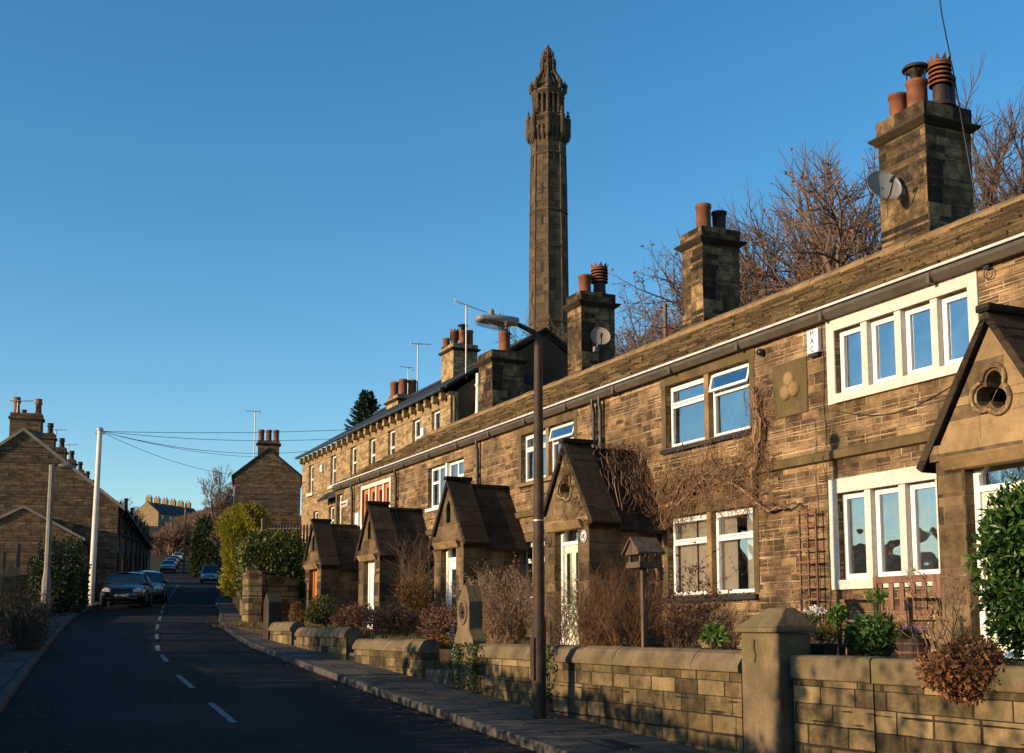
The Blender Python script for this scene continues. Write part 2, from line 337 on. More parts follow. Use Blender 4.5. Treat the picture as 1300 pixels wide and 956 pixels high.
for (ya, yb) in [(-6,-3.5),(1,3.5),(8,10.5),(14.5,16.6),(18.6,20.8),(23.6,25.4),(26.6,28.4),(30.6,33),(35,38),(40.5,43.5),(46,49),(51.5,54.5),(57,60),(62,66),(68,72),(74,79),(81,86),(88,93),(95,100),(102,107),(109,117)]:
    n = 4
    for i in range(n):
        a = ya+(yb-ya)*i/n; b = ya+(yb-ya)*(i+1)/n; xa, xb = lerp_line(RC,a), lerp_line(RC,b)
        mk.quad((xa-.045,a,base(a)+.012),(xa+.045,a,base(a)+.012),(xb+.045,b,base(b)+.012),(xb-.045,b,base(b)+.012))
for yy_ in (108, 110.5): mk.quad((16.2,yy_,base(yy_)+.012),(19.2,yy_,base(yy_)+.012),(19.2,yy_+.7,base(yy_+.7)+.012),(16.2,yy_+.7,base(yy_+.7)+.012))
struct(mk.build('road_markings', M['paint']))
M['patch'] = stone('dark_tarmac_patch', (.015,.015,.016), (.024,.024,.024), 9, .5); M['iron'] = plain('iron_cover', (.022,.02,.019), .5, .3, 20, .5, .7)
rp = MB()
for (xa, xb, ya, yb) in ((4.4,4.9,21,24.5),(3.0,3.35,30,38)):
    pts = [(xa,ya),(xb,ya+.1),(xb+.15,yb),(xa+.12,yb-.1)]; rp.add([(x, y, -1.85+.05*y+.010) for x, y in pts], [(0,1,2,3)])
struct(rp.build('road_patches', M['patch']))
# ------------------------------------------------------------------ generic building pieces
def wall_y(mb, X, y0, y1, z0, z1, holes, depth=.3, m=0, sgn=1):
    """street-facing wall in the plane x = X with rectangular holes and reveals; sgn=1 thickness towards +x"""
    Y = sorted({y0, y1} | {h[0] for h in holes} | {h[1] for h in holes}); Z = sorted({z0, z1} | {h[2] for h in holes} | {h[3] for h in holes})
    X2 = X+depth*sgn
    for a, b in zip(Y, Y[1:]):
        for c, d in zip(Z, Z[1:]):
            cy, cz = (a+b)/2, (c+d)/2
            if any(h[0] < cy < h[1] and h[2] < cz < h[3] for h in holes): continue
            if sgn > 0: mb.quad((X,b,c),(X,a,c),(X,a,d),(X,b,d), m); mb.quad((X2,a,c),(X2,b,c),(X2,b,d),(X2,a,d), m)
            else: mb.quad((X,a,c),(X,b,c),(X,b,d),(X,a,d), m); mb.quad((X2,b,c),(X2,a,c),(X2,a,d),(X2,b,d), m)
    for h in holes:
        a, b, c, d = h
        mb.quad((X,a,c),(X2,a,c),(X2,a,d),(X,a,d), m); mb.quad((X,b,c),(X,b,d),(X2,b,d),(X2,b,c), m)
        mb.quad((X,a,c),(X,b,c),(X2,b,c),(X2,a,c), m); mb.quad((X,a,d),(X2,a,d),(X2,b,d),(X,b,d), m)
    mb.quad((X,y0,z0),(X2,y0,z0),(X2,y0,z1),(X,y0,z1), m); mb.quad((X,y1,z0),(X,y1,z1),(X2,y1,z1),(X2,y1,z0), m)
def frame_light(fr, gl, X, y0, y1, z0, z1, w=.055, t=.06, bars=()):
    """a light: outer frame plus bars ('h',frac) or ('v',frac,z-frac0,z-frac1); y0<y1"""
    fr.box(X,X+t,y0,y0+w,z0,z1); fr.box(X,X+t,y1-w,y1,z0,z1); fr.box(X,X+t,y0+w,y1-w,z0,z0+w); fr.box(X,X+t,y0+w,y1-w,z1-w,z1)
    for b in bars:
        if b[0] == 'h':
            zz = z0+(z1-z0)*b[1]; ya = y0+w+(y1-y0-2*w)*(b[2] if len(b) > 2 else 0); yb = y0+w+(y1-y0-2*w)*(b[3] if len(b) > 2 else 1)
            fr.box(X-.008,X+t-.01,ya,yb,zz-w*.5,zz+w*.5)
        else:
            yy = y0+(y1-y0)*b[1]; za = z0+w+(z1-z0-2*w)*(b[2] if len(b) > 2 else 0); zb = z0+w+(z1-z0-2*w)*(b[3] if len(b) > 2 else 1)
            fr.box(X-.004,X+t-.006,yy-w*.4,yy+w*.4,za,zb)
    gl.box(X+t*.45,X+t*.45+.008,y0+w*.6,y1-w*.6,z0+w*.6,z1-w*.6)
def curtain(mb, X, y0, y1, z0, z1, amp=.03, per=.11, m=0):
    n = max(6, int(abs(y1-y0)/per*6)); vs = []
    for i in range(n+1):
        y = y0+(y1-y0)*i/n; x = X+amp*sin(i/6*2*pi)+amp*.4*sin(i*.7)
        vs += [(x,y,z0),(x*1.0,y,z1)]
    mb.add(vs, [(2*i,2*i+2,2*i+3,2*i+1) for i in range(n)], m, True)
def slate_roof(mb, y0, y1, xe, ze, xr, zr, seed, rows=15, wd=.5, th=.035, sgn=1, m=0):
    """stone slates on a slope that rises from (xe,ze) to (xr,zr)"""
    q = random.Random(seed); L = sqrt((xr-xe)**2+(zr-ze)**2); dx, dz = (xr-xe)/L, (zr-ze)/L; nx, nz = -dz*(1 if dx > 0 else -1), abs(dx)
    mb.hexa([(xe,y0,ze-.05),(xr,y0,zr-.05),(xr,y1,zr-.05),(xe,y1,ze-.05),(xe,y0,ze),(xr,y0,zr),(xr,y1,zr),(xe,y1,ze)] if dx > 0 else
            [(xr,y0,zr-.05),(xe,y0,ze-.05),(xe,y1,ze-.05),(xr,y1,zr-.05),(xr,y0,zr),(xe,y0,ze),(xe,y1,ze),(xr,y1,zr)], m)
    s = -.03; r_ = 0; step = L/rows
    while s < L-.05:
        st = step*(1.25-.5*s/L); y = y0
        while y < y1-.02:
            w = min(wd*q.uniform(.6,1.4), y1-y)
            if y1-y-w < .12: w = y1-y
            a = s+q.uniform(-.025,.02); b = min(s+st*1.25, L); t0 = th*q.uniform(.8,1.5)+.012; t1 = .006
            P = lambda d, t, yy: (xe+dx*d+nx*t, yy, ze+dz*d+nz*t)
            g_ = .004+q.uniform(0,.006); o = q.uniform(0,.006)
            p = [P(a,0,y+g_),P(b,0,y+g_),P(b,0,y+w-g_),P(a,0,y+w-g_),P(a,t0+o,y+g_),P(b,t1,y+g_),P(b,t1,y+w-g_),P(a,t0+o,y+w-g_)]
            if dx < 0: p = [p[3],p[2],p[1],p[0],p[7],p[6],p[5],p[4]]
            mb.hexa(p, m); y += w
        s += st; r_ += 1
def pot(mb, c, r, h, kind):
    x, y, z = c
    if kind == 'roll':
        mb.lathe([(r*1.12,0),(r*1.05,h*.04),(r,h*.1),(r*.98,h*.82),(r*1.1,h*.86),(r*1.1,h*.97),(r*1.0,h),(r*.8,h),(r*.78,h*.4)], c, 16)
    elif kind == 'taper':
        mb.lathe([(r*1.05,0),(r*.95,h*.1),(r*1.0,h*.86),(r*1.14,h*.88),(r*1.14,h*.98),(r*.95,h),(r*.85,h*.6)], c, 16)
    elif kind == 'louvre':
        mb.lathe([(r,0),(r*.95,h*.1),(r*.9,h*.42)], c, 14, 1)
        mb.lathe([(r*.8,h*.42),(r*.8,h*.9)], c, 12, 1)
        for k in range(5):
            z0 = h*(.44+.09*k); mb.lathe([(r*.85,z0+h*.05),(r*1.3,z0),(r*1.32,z0+h*.03),(r*.85,z0+h*.08)], c, 14)
        for k in range(10):
            a = 2*pi*k/10; a2 = a+pi/10; a0 = a-pi/10; f = lambda an, rr, zz: (x+cos(an)*rr, y+sin(an)*rr, z+zz)
            mb.add([f(a0,r*1.2,h*.88), f(a2,r*1.2,h*.88), f(a,r*1.45,h*1.03), f(a0,r*1.08,h*.88), f(a2,r*1.08,h*.88)], [(0,1,2),(4,3,2),(0,2,3),(1,4,2)])
        mb.lathe([(r*1.1,h*.86),(r*1.25,h*.88),(r*1.2,h*.9),(r*1.0,h*.9)], c, 14)
    elif kind == 'cowl':
        mb.lathe([(r*1.1,0),(r,h*.08),(r*.98,h*.6),(r*1.1,h*.62),(r*1.1,h*.68),(r*.9,h*.7)], c, 16)
        for k in range(5):
            a = 2*pi*k/5; mb.path([(x+cos(a)*r*.85,y+sin(a)*r*.85,z+h*.66),(x+cos(a)*r*1.05,y+sin(a)*r*1.05,z+h*.93)], .012, 5, 1)
        mb.lathe([(r*1.35,h*.92),(r*1.4,h*.94),(r*1.2,h*.99),(0,h*1.02)], c, 16, 1)
        mb.lathe([(r*.6,h*.6),(r*.6,h*.86),(r*1.0,h*.9),(0,h*.92)], c, 12, 1)
def stack(parent, x0, x1, y0, y1, z0, z1, pots, mat=None, ledge=.28, name='chimney_stack', slab=True):
    mb = MB(); mb.box(x0,x1,y0,y1,z0,z1-ledge)
    mb.box(x0-.02,x1+.02,y0-.02,y1+.02,z1-ledge-.02+.001,z1-.001)
    o = mb.build(name, mat or M['chim'], parent, bev=.015)
    l = MB(); e = .12
    l.hexa([(x0-.02,y0-.02,z1-ledge-.09),(x1+.02,y0-.02,z1-ledge-.09),(x1+.02,y1+.02,z1-ledge-.09),(x0-.02,y1+.02,z1-ledge-.09),(x0-e,y0-e,z1-ledge-.01),(x1+e,y0-e,z1-ledge-.01),(x1+e,y1+e,z1-ledge-.01),(x0-e,y1+e,z1-ledge-.01)])
    l.box(x0-e,x1+e,y0-e,y1+e,z1-ledge-.008,z1-ledge+.03); l.build('ledge', M['dark_stone'], o, bev=.01)
    if slab:
        s = MB(); s.hexa([(x0-.16,y0-.14,z0+.02),(x1,y0-.14,z0+.02),(x1,y1+.14,z0+.02),(x0-.16,y1+.14,z0+.02),(x0-.16,y0-.14,z0+.06),(x0+.01,y0-.14,z0+.14),(x0+.01,y1+.14,z0+.14),(x0-.16,y1+.14,z0+.06)])
        s.box(x0+.01,x1,y0-.14,y1+.14,z0+.02,z0+.14)
        s.build('flashing_slab', M['dark_stone'], o)
    for (px, py, r, h, kind, mt) in pots:
        pm = MB(); pot(pm, (px,py,z1-.01), r, h, kind)
        pm.lathe([(r*1.5,0),(r*1.35,.05),(r*1.05,.09)], (px,py,z1-.012), 12, 1)
        pm.build('chimney_pot', [M[mt], M['darkpot']], o)
    return o
# ------------------------------------------------------------------ the low cottage terrace
XW = 11.0; ZE = 4.38; XR = 14.0; ZR = 6.13
def gar(y): return -.36 + max(0, min(1, (y-19)/17))*.42       # garden level along the terrace
DG = [('white painted stone four-light windows and pale green front door, nearest the camera',),]
def make_porch(house, yc, kind, door, trans=None, glass=(), fl=-.22, zr=3.12, ze=1.72, hw=.93):
    x0 = 9.6; x1 = 10.995; dw = .43; zt = 1.86
    w = MB()
    a, b = yc-hw+.1, yc+hw-.1
    zb = fl-.5
    w.box(x0,x0+.3,a,yc-dw,zb,zt); w.box(x0,x0+.3,yc+dw,b,zb,zt)             # front piers
    for (p, q) in ((a, a+.25), (b-.25, b)): w.box(x0+.3,x1,p,q,zb,ze-.02)    # side walls
    for (p, q) in ((a-.05, a+.3), (b-.3, b+.05)): w.box(x0-.05,x0+.34,p,q,zb,fl+.35)      # plinths
    o = w.build('porch', M['porchwall'], house, bev=.012)
    # gable panel
    gm = MB(); zl = 1.92; sl_ = (zr-ze)/hw
    def gy(z): return (zr-.06-z)/sl_
    gp = [(yc-gy(zl),zl),(yc+gy(zl),zl),(yc,zr-.06)]
    cz = zl+.46
    # hole outline in the gable
    hole = []
    if kind == 'trefoil':
        for k in range(3):
            ca = pi/2+k*2*pi/3+.25
            for j in range(9):
                aa = ca-pi*.72/1+ (pi*1.44)*j/8
                hole.append((yc+.115*cos(ca)+.105*cos(aa), cz+.115*sin(ca)+.105*sin(aa)))
    else:
        hole = [(yc-.12,cz-.2),(yc+.12,cz-.2),(yc+.12,cz+.06)]+[(yc+.12*cos(t_)*1.0, cz+.06+.2*sin(t_)) for t_ in (pi*.2,pi*.4)]+[(yc,cz+.29)]+[(yc+.12*cos(t_), cz+.06+.2*sin(t_)) for t_ in (pi*.6,pi*.8)]+[(yc-.12,cz+.06)]
    # triangulate: ring between outline and hole by angle
    def outer_at(ang):
        d = (cos(ang), sin(ang)); best = None
        for i in range(3):
            (ax_, az_), (bx_, bz_) = gp[i], gp[(i+1)%3]
            ex, ez = bx_-ax_, bz_-az_; det = d[0]*(-ez)+ex*d[1]
            if abs(det) < 1e-9: continue
            rx, rz = ax_-yc, az_-cz; t_ = (rx*(-ez)+ex*rz)/det; u_ = (d[0]*rz-d[1]*rx)/det
            if t_ > 0 and -1e-6 <= u_ <= 1+1e-6 and (best is None or t_ < best): best = t_
        return (yc+d[0]*best, cz+d[1]*best)
    angs = [(atan2(p[1]-cz, p[0]-yc), p, outer_at(atan2(p[1]-cz, p[0]-yc))) for p in hole]
    for c in gp:
        an = atan2(c[1]-cz, c[0]-yc)
        # radius of hole in that direction: interpolate nearest
        angs.append((an, None, c))
    angs.sort(key=lambda t_: t_[0])
    n = len(angs)
    for i in range(n):
        if angs[i][1] is None:
            p0 = angs[i-1][1]; p1 = angs[(i+1)%n][1]; p = ((p0[0]+p1[0])/2, (p0[1]+p1[1])/2); angs[i] = (angs[i][0], p, angs[i][2])
    T = .2
    for i in range(n):
        _, p, q = angs[i]; _, p2, q2 = angs[(i+1)%n]
        for X_, fl_ in ((x0, False), (x0+T, True)):
            vs = [(X_,*p),(X_,*q),(X_,*q2),(X_,*p2)]; gm.add(vs, [(0,1,2,3)] if fl_ else [(3,2,1,0)])
        gm.quad((x0,*p),(x0,*p2),(x0+T,*p2),(x0+T,*p))
    gm.box(x0-.04,x0+T,yc-hw+.06,yc+hw-.06,zl-.17,zl-.0005)      # ledge under the gable
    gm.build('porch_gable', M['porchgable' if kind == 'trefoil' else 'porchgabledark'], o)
    if kind == 'trefoil':                                        # raised disc moulding and dark void
        rg = MB()
        for k in range(3):
            ca = pi/2+k*2*pi/3+.25; pc = (yc+.12*cos(ca), cz+.12*sin(ca))
            pts = [(x0-.012, pc[0]+.155*cos(t_), pc[1]+.155*sin(t_)) for t_ in [ca-pi*.56+pi*1.12*j/10 for j in range(11)]]
            rg.path(pts, .028, 6)
        rg.build('moulding', M['porchgable'], o)
    l = MB(); l.box(x0-.015,x0+.26,yc-dw-.25,yc+dw+.25,zt-.12+.02,zt-.12+.24-.1); 
    l.prism([(-.0,1.74),(-.09,1.76),(-.12,1.745),(-.05,1.62),(0,1.60)], lambda u,v,t: (x0+u,t,v+.02), yc-dw-.24, yc+dw+.24)
    l.build('lintel', M['lintel'], o, bev=.01)
    # roof: thick front coping, lower body
    rf = MB(); cp = MB()
    def slopes(mb, xa, xb, lift, th):
        for sg in (-1, 1):
            e = Vector((0, sg*(hw+.05), ze-.07+lift)); rr = Vector((0, 0, zr+lift)); nn = Vector((0, sg*(zr-ze), hw)).normalized()
            p = [Vector((xa,yc,0))+e, Vector((xb,yc,0))+e, Vector((xb,yc,0))+rr, Vector((xa,yc,0))+rr]
            top = [q+nn*th for q in p]
            top[2].y = yc; top[3].y = yc; top[2].z = zr+lift+th*1.15; top[3].z = zr+lift+th*1.15
            bt = [q.copy() for q in p]
            mb.hexa(bt+top if sg < 0 else [bt[3],bt[2],bt[1],bt[0],top[3],top[2],top[1],top[0]])
    slopes(cp, x0-.06, x0+.5, 0, .11); slopes(rf, x0+.503, x1-.004, -.10, .08)
    cp.box(x0-.09,x0+.52,yc-.09,yc+.09,zr+.09,zr+.17); rf.box(x0+.503,x1-.006,yc-.06,yc+.06,zr-.03,zr+.035)
    cp.build('porch_coping', M['porchslate'], o, bev=.012); rf.build('porch_roof', M['porchslate'], o, bev=.008)
    # door
    X = x0+.13; y0, y1 = yc-dw, yc+dw; dz1 = 1.42 if trans else 1.72
    d = MB(); d.box(X+.03,X+.075,y0+.075,y1-.075,fl,dz1-.03)
    if door == 'doorgreen' and kind == 'trefoil':
        for (p, q) in ((.13,.40),(.46,.73)): d.box(X+.012,X+.029,y0+p,y0+q,fl+.12,fl+.62); 
    dd = d.build('door', M[door], house, bev=.006)
    f = MB(); f.box(X,X+.1,y0,y0+.075,fl,1.72); f.box(X,X+.1,y1-.075,y1,fl,1.72); f.box(X,X+.1,y0+.075,y1-.075,1.655,1.72); f.box(X-.02,X+.12,y0,y1,fl-.08,fl)
    if trans: f.box(X,X+.1,y0+.075,y1-.075,dz1-.03,dz1+.03)
    for sg, yy in ((1, y0+.075), (-1, y1-.075)): f.prism([(0,0),(.09,0),(0,-.09)], lambda u,v,t: (t, yy+sg*u, 1.655+v), X+.01, X+.09)
    f.build('door_frame', M['doorwhite'] if door != 'doorwood' else M['doorwood'], dd)
    gl = MB()
    if trans: gl.box(X+.05,X+.058,y0+.075,y1-.075,dz1+.03,1.655)
    for (p, q, c, e_) in glass: gl.box(X+.018,X+.028,y0+p,y0+q,c,e_)
    if gl.v: gl.build('door_glass', M['glass'], dd)
    if glass:
        tr_ = MB()
        for (p, q, c, e_) in glass:
            for (a1,b1,c1,d1) in ((p-.02,p,c-.02,e_+.02),(q,q+.02,c-.02,e_+.02),(p,q,c-.02,c),(p,q,e_,e_+.02)): tr_.box(X+.012,X+.029,y0+a1,y0+b1,c1,d1)
        tr_.build('glazing_bead', M[door], dd)
    h = MB(); h.path([(X-.01,y0+.13,fl+1.0),(X-.03,y0+.13,fl+1.02),(X-.03,y0+.24,fl+1.02)], .011, 8); h.box(X+.015,X+.03,y0+.11,y0+.15,fl+.93,fl+1.09); h.box(X+.015,X+.03,y0+.28,y0+.5,fl+.82,fl+.86); h.build('door_handle', M['steel'], dd)
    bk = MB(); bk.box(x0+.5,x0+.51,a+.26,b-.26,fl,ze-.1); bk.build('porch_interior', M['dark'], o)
    return o
HW = {}
def cottage(y0, y1, label, wins, floor=-.3, pipe=None, end=(False, False), name='stone_cottage', band=True):
    t = thing(name, (XW, (y0+y1)/2, floor), label, 'house', 'stone cottages of the long terrace')
    zb = -1.0
    w = MB(); wall_y(w, XW, y0+.001, y1-.001, zb, ZE, [x['h'] for x in wins], .32)
    w.box(16.7,17,y0+.001,y1-.001,zb,ZE)
    for yy, isend in ((y0, end[0]), (y1, end[1])):
        a, b = (yy+.001, yy+.2) if yy == y0 else (yy-.2, yy-.001)
        w.prism([(XW+.321,zb),(16.699,zb),(16.699,ZE),(XR,ZR-.06),(XW+.321,ZE)], lambda u,v,tt: (u,tt,v), a, b)
    w.build('wall', M['wall'], t)
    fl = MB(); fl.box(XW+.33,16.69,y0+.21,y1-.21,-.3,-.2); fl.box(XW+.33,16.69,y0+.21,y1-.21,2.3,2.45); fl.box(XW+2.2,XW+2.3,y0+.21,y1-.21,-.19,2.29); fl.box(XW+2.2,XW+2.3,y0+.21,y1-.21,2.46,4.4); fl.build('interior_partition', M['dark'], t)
    rf = MB(); slate_roof(rf, y0, y1, XW-.06, ZE+.03, XR, ZR, int(y0*10)+5, rows=17, wd=.55, th=.045)
    slate_roof(rf, y0, y1, 17.2, ZE+.02, XR, ZR, int(y0*10)+6, rows=9, wd=.8)
    n = int((y1-y0)/.45); q = random.Random(int(y0))
    for i in range(n):
        a = y0+(y1-y0)*i/n; b = y0+(y1-y0)*(i+1)/n; dz = q.uniform(0,.02)
        rf.prism([(-.18,-.10),(0,.0),(.18,-.10),(.16,-.02),(0,.09),(-.16,-.02)], lambda u,v,tt: (XR+u,tt,ZR+v+.05+dz), a+.004, b-.004, 1)
    rf.build('roof', [M['slate'], M['lintel']], t)
    gt = MB(); gt.prism([(-.02,0),(.1,-.0),(.14,-.09),(.08,-.17),(-.02,-.17)], lambda u,v,tt: (XW-.02-.0-u,tt,ZE+.02+v), y0+.002, y1-.002)
    gt.box(XW-.178,XW-.1605,y0+.002,y1-.002,ZE-.004,ZE+.030,1)
    q = random.Random(int(y0)+3)
    for i in range(3): yy = y0+(y1-y0)*(i+.5)/3; gt.box(XW-.172,XW-.022,yy-.03,yy+.03,ZE-.165,ZE-.035,0)
    gt.build('gutter', [M['gutter'], M['fascia']], t)
    if band:
        b = MB(); b.prism([(0,0),(-.06,.02),(-.06,.13),(0,.16)], lambda u,v,tt: (XW+u,tt,2.26+v), y0+.002, y1-.002); b.build('string_course', M['band'], t)
    for x in wins: build_window(t, x)
    if pipe is not None:
        for yy in (pipe if isinstance(pipe, (list, tuple)) else [pipe]):
            p = MB(); p.path([(XW-.1,yy,ZE-.12),(XW-.1,yy,ZE-.25),(XW-.07,yy,ZE-.4),(XW-.07,yy,-.1)], .038, 10)
            for zz in (3.4,2.5,1.3,.3): p.lathe([(.048,zz),(.05,zz+.03),(.048,zz+.09)], (XW-.07,yy,0), 10)
            p.build('downpipe', M['pipe'], t)
    return t
def build_window(t, x):
    y0, y1, z0, z1 = x['h']; st = x['style']; fr = MB(); gl = MB(); X = XW+x.get('set', .1)
    extra = []
    if st == 'pair':              # two lights with top-hung fanlights and a stone mullion
        mw = .13; ym = (y0+y1)/2; s = MB(); s.box(XW+.01,XW+.25,ym-mw/2,ym+mw/2,z0,z1)
        for i, (a, b) in enumerate(((y0, ym-mw/2), (ym+mw/2, y1))):
            frame_light(fr, gl, X, a+.01, b-.01, z0+.01, z1-.01, bars=[('h', .66)])
            # fanlight sash
            if x.get('open') == i:
                ww = .045; c = Vector((X, 0, z1-.05)); za = z0+(z1-z0)*.66+.03; L = z1-.04-za; an = radians(13)
                dn = Vector((-sin(an), 0, -cos(an))); up = Vector((cos(an)*.02, 0, -sin(an)*.02))
                p0 = Vector((X-.03, 0, z1-.05))
                for (ya, yb, s0, s1) in ((a+.04,a+.04+ww,0,L),(b-.04-ww,b-.04,0,L),(a+.04,b-.04,0,ww),(a+.04,b-.04,L-ww,L)):
                    fr.obox(p0+dn*((s0+s1)/2)+Vector((0,(ya+yb)/2,0)), Vector((0,(yb-ya)/2,0)), dn*((s1-s0)/2), up)
                gl.obox(p0+dn*(L/2)+Vector((0,(a+b)/2,0)), Vector((0,(b-a)/2-.06,0)), dn*(L/2-.03), up*.2)
            else:
                za = z0+(z1-z0)*.66+.03; ww = .035
                for (ya, yb, zc, zd) in ((a+.07,a+.07+ww,za,z1-.07),(b-.07-ww,b-.07,za,z1-.07),(a+.07+ww,b-.07-ww,za,za+ww),(a+.07+ww,b-.07-ww,z1-.07-ww,z1-.07)): fr.box(X-.018,X-.009,ya,yb,zc,zd)
        extra.append(('mullion', s, M['lintel']))
    elif st == 'four':            # painted stone surround and four casements
        mw = .12; n = 4; wl = (y1-y0-mw*(n-1))/n; s = MB()
        for i in range(n-1): a = y0+wl*(i+1)+mw*i; s.box(XW-.0,XW+.26,a,a+mw,z0,z1)
        s.box(XW-.025,XW+.26,y0-.16,y0-.001,z0-.13,z1+.2); s.box(XW-.025,XW+.26,y1+.001,y1+.16,z0-.13,z1+.2); s.box(XW-.025,XW+.26,y0,y1,z1+.001,z1+.2); s.box(XW-.05,XW+.26,y0,y1,z0-.13,z0-.001)
        for i in range(n): a = y0+(wl+mw)*i; frame_light(fr, gl, X-.02, a+.006, a+wl-.006, z0+.006, z1-.006, w=.075)
        extra.append(('window_surround', s, M['cream']))
    elif st == 'split':           # two lights, each with a transomed outer column
        ym = (y0+y1)/2; s = MB(); s.box(XW+.02,XW+.2,ym-.05,ym+.05,z0,z1)
        frame_light(fr, gl, X, y0+.01, ym-.05, z0+.01, z1-.01, w=.07, bars=[('v', .5), ('h', .62, 0, .5)])
        frame_light(fr, gl, X, ym+.05, y1-.01, z0+.01, z1-.01, w=.07, bars=[('v', .5), ('h', .62, .5, 1)])
        fr.box(XW-.06,XW+.2,y0-.05,y1+.05,z0-.08,z0-.001)
        extra.append(('mullion', s, M['upvc']))
    elif st == 'curtained':
        mw = .10; n = 4; wl = (y1-y0-mw*(n-1))/n; s = MB()
        for i in range(n-1): a = y0+wl*(i+1)+mw*i; s.box(XW,XW+.2,a,a+mw,z0,z1)
        s.box(XW-.02,XW+.2,y0-.12,y0-.001,z0-.12,z1+.12); s.box(XW-.02,XW+.2,y1+.001,y1+.12,z0-.12,z1+.12); s.box(XW-.02,XW+.2,y0,y1,z1+.001,z1+.12); s.box(XW-.02,XW+.2,y0,y1,z0-.12,z0-.001)
        for i in range(n): a = y0+(wl+mw)*i; frame_light(fr, gl, X, a+.006, a+wl-.006, z0+.006, z1-.006, w=.13)
        extra.append(('window_surround', s, M['cream']))
    elif st == 'single':
        frame_light(fr, gl, X, y0+.01, y1-.01, z0+.01, z1-.01, w=.07, bars=[('h', .62)])
    fw = fr.build('window', M[x.get('fm', 'upvc')], t, bev=.004)
    gl.build('pane', M[x.get('glass', 'glass')], fw)
    for nm, mb, mt in extra: mb.build(nm, mt, fw, bev=.006)
    if st in ('pair', 'single'):
        s = MB(); s.hexa([(XW-.07,y0-.1,z0-.1),(XW+.09,y0-.1,z0-.1),(XW+.09,y1+.1,z0-.1),(XW-.07,y1+.1,z0-.1),(XW-.07,y0-.1,z0-.03),(XW+.09,y0-.1,z0-.002),(XW+.09,y1+.1,z0-.002),(XW-.07,y1+.1,z0-.03)])
        s.build('sill', M['blueslate'] if x.get('dsill', True) else M['lintel'], fw)
        l = MB(); l.box(XW-.012,XW+.1,y0-.16,y1+.16,z1+.001,z1+.17); l.box(XW-.010,XW+.09,y0-.13,y0-.001,z0,z1); l.box(XW-.010,XW+.09,y1+.001,y1+.13,z0,z1); l.build('lintel', M['band'], fw)
    if x.get('curt'):
        for (a, b) in x['curt']: c = MB(); curtain(c, X+x.get('cx', .22), a, b, z0+.02, z1-.02, amp=.012 if 'cx' in x else .03); c.build('curtain', M[x.get('cm', 'curtain')], fw)
h1 = cottage(8.1, 14.3, 'nearest cottage, with cream painted four-light windows and a pale green door', [
    dict(h=(10.72,13.17,3.17,4.06), style='four', cx=.1, curt=[(12.75,12.92),(12.2,12.32),(10.8,10.95)]), dict(h=(10.75,13.22,.62,1.80), style='four', glass='glassclear', curt=[(12.2,11.85),(10.95,10.8)])])
h2 = cottage(14.3, 20.1, 'cottage with a creeper over its wall and pairs of windows, one fanlight propped open', [
    dict(h=(15.17,17.58,3.0,4.07), style='pair', open=0, curt=[(16.55,16.7)]), dict(h=(15.16,17.58,.5,1.82), style='pair', glass='glassclear', cx=.1, curt=[(15.24,15.62),(15.86,16.28),(16.44,16.95),(17.0,17.5)])], pipe=[19.75,20.02])
h3 = cottage(20.1, 25.73, 'cottage behind the rusty street lamp, third porch-fronted house in from the right', [
    dict(h=(20.96,23.38,3.03,4.05), style='pair', open=0, dsill=False), dict(h=(22.2,23.42,.55,1.75), style='pair', dsill=False)], pipe=25.6)
h4 = cottage(25.73, 31.43, 'cottage with a white two-part window above a white door with a tall glass strip', [
    dict(h=(26.6,28.97,2.95,4.0), style='split'), dict(h=(28.3,29.1,.6,1.72), style='single')], pipe=31.25)
h5 = cottage(31.43, 37.1, 'last low cottage, with orange-brown timber window lights upstairs and an orange wooden porch door', [
    dict(h=(31.95,34.4,2.95,3.98), style='curtained', fm='doorwood', set=.05), dict(h=(36.45,37.0,3.05,4.1), style='single', dsill=False)], pipe=35.2, end=(False, True))
h0 = cottage(2.0, 8.1, 'cottage outside the right edge of the view, joined to the nearest one', [
    dict(h=(3.2,5.6,3.0,4.07), style='pair'), dict(h=(3.2,5.6,.5,1.82), style='pair')], end=(True, False))
make_porch(h1, 9.1, 'trefoil', 'doorgreen', True, [(.17,.30,.3,1.2),(.56,.69,.3,1.2)], fl=-.24, zr=3.12)
make_porch(h2, 18.62, 'trefoil', 'doorgreen', True, [(.19,.33,.35,1.25),(.53,.67,.35,1.25)], fl=-.24, zr=3.06)
make_porch(h3, 24.05, 'arch', 'doorwhite', True, [(.3,.56,.1,1.2)], fl=-.2, zr=3.0)
make_porch(h4, 29.42, 'arch', 'doorwhite', None, [(.4,.46,.5,1.3)], fl=-.1, zr=2.97)
make_porch(h5, 34.6, 'arch', 'doorwood', None, [(.41,.45,.8,1.4)], fl=.0, zr=2.94)
# string-course, chimneys
stack(h2, 14.0, 15.0, 14.4, 15.5, 6.08, 8.5, [(14.3,15.3,.15,.5,'taper','terra'),(14.35,14.9,.17,.85,'cowl','terra'),(14.7,14.62,.16,.6,'roll','darkpot'),(14.5,14.52,.145,.86,'louvre','terra')], ledge=.32)
stack(h3, 14.0, 14.95, 20.86, 21.65, 6.08, 8.36, [(14.28,21.2,.16,.6,'roll','terra'),(14.68,21.2,.15,.5,'taper','darkpot')])
stack(h4, 14.0, 14.97, 26.26, 27.0, 6.08, 8.33, [(14.3,26.6,.16,.52,'taper','terra'),(14.72,26.6,.17,.85,'louvre','terra')])
stack(h5, 14.0, 15.02, 31.75, 32.75, 6.08, 7.98, [(14.6,32.2,.17,.95,'cowl','terra')])
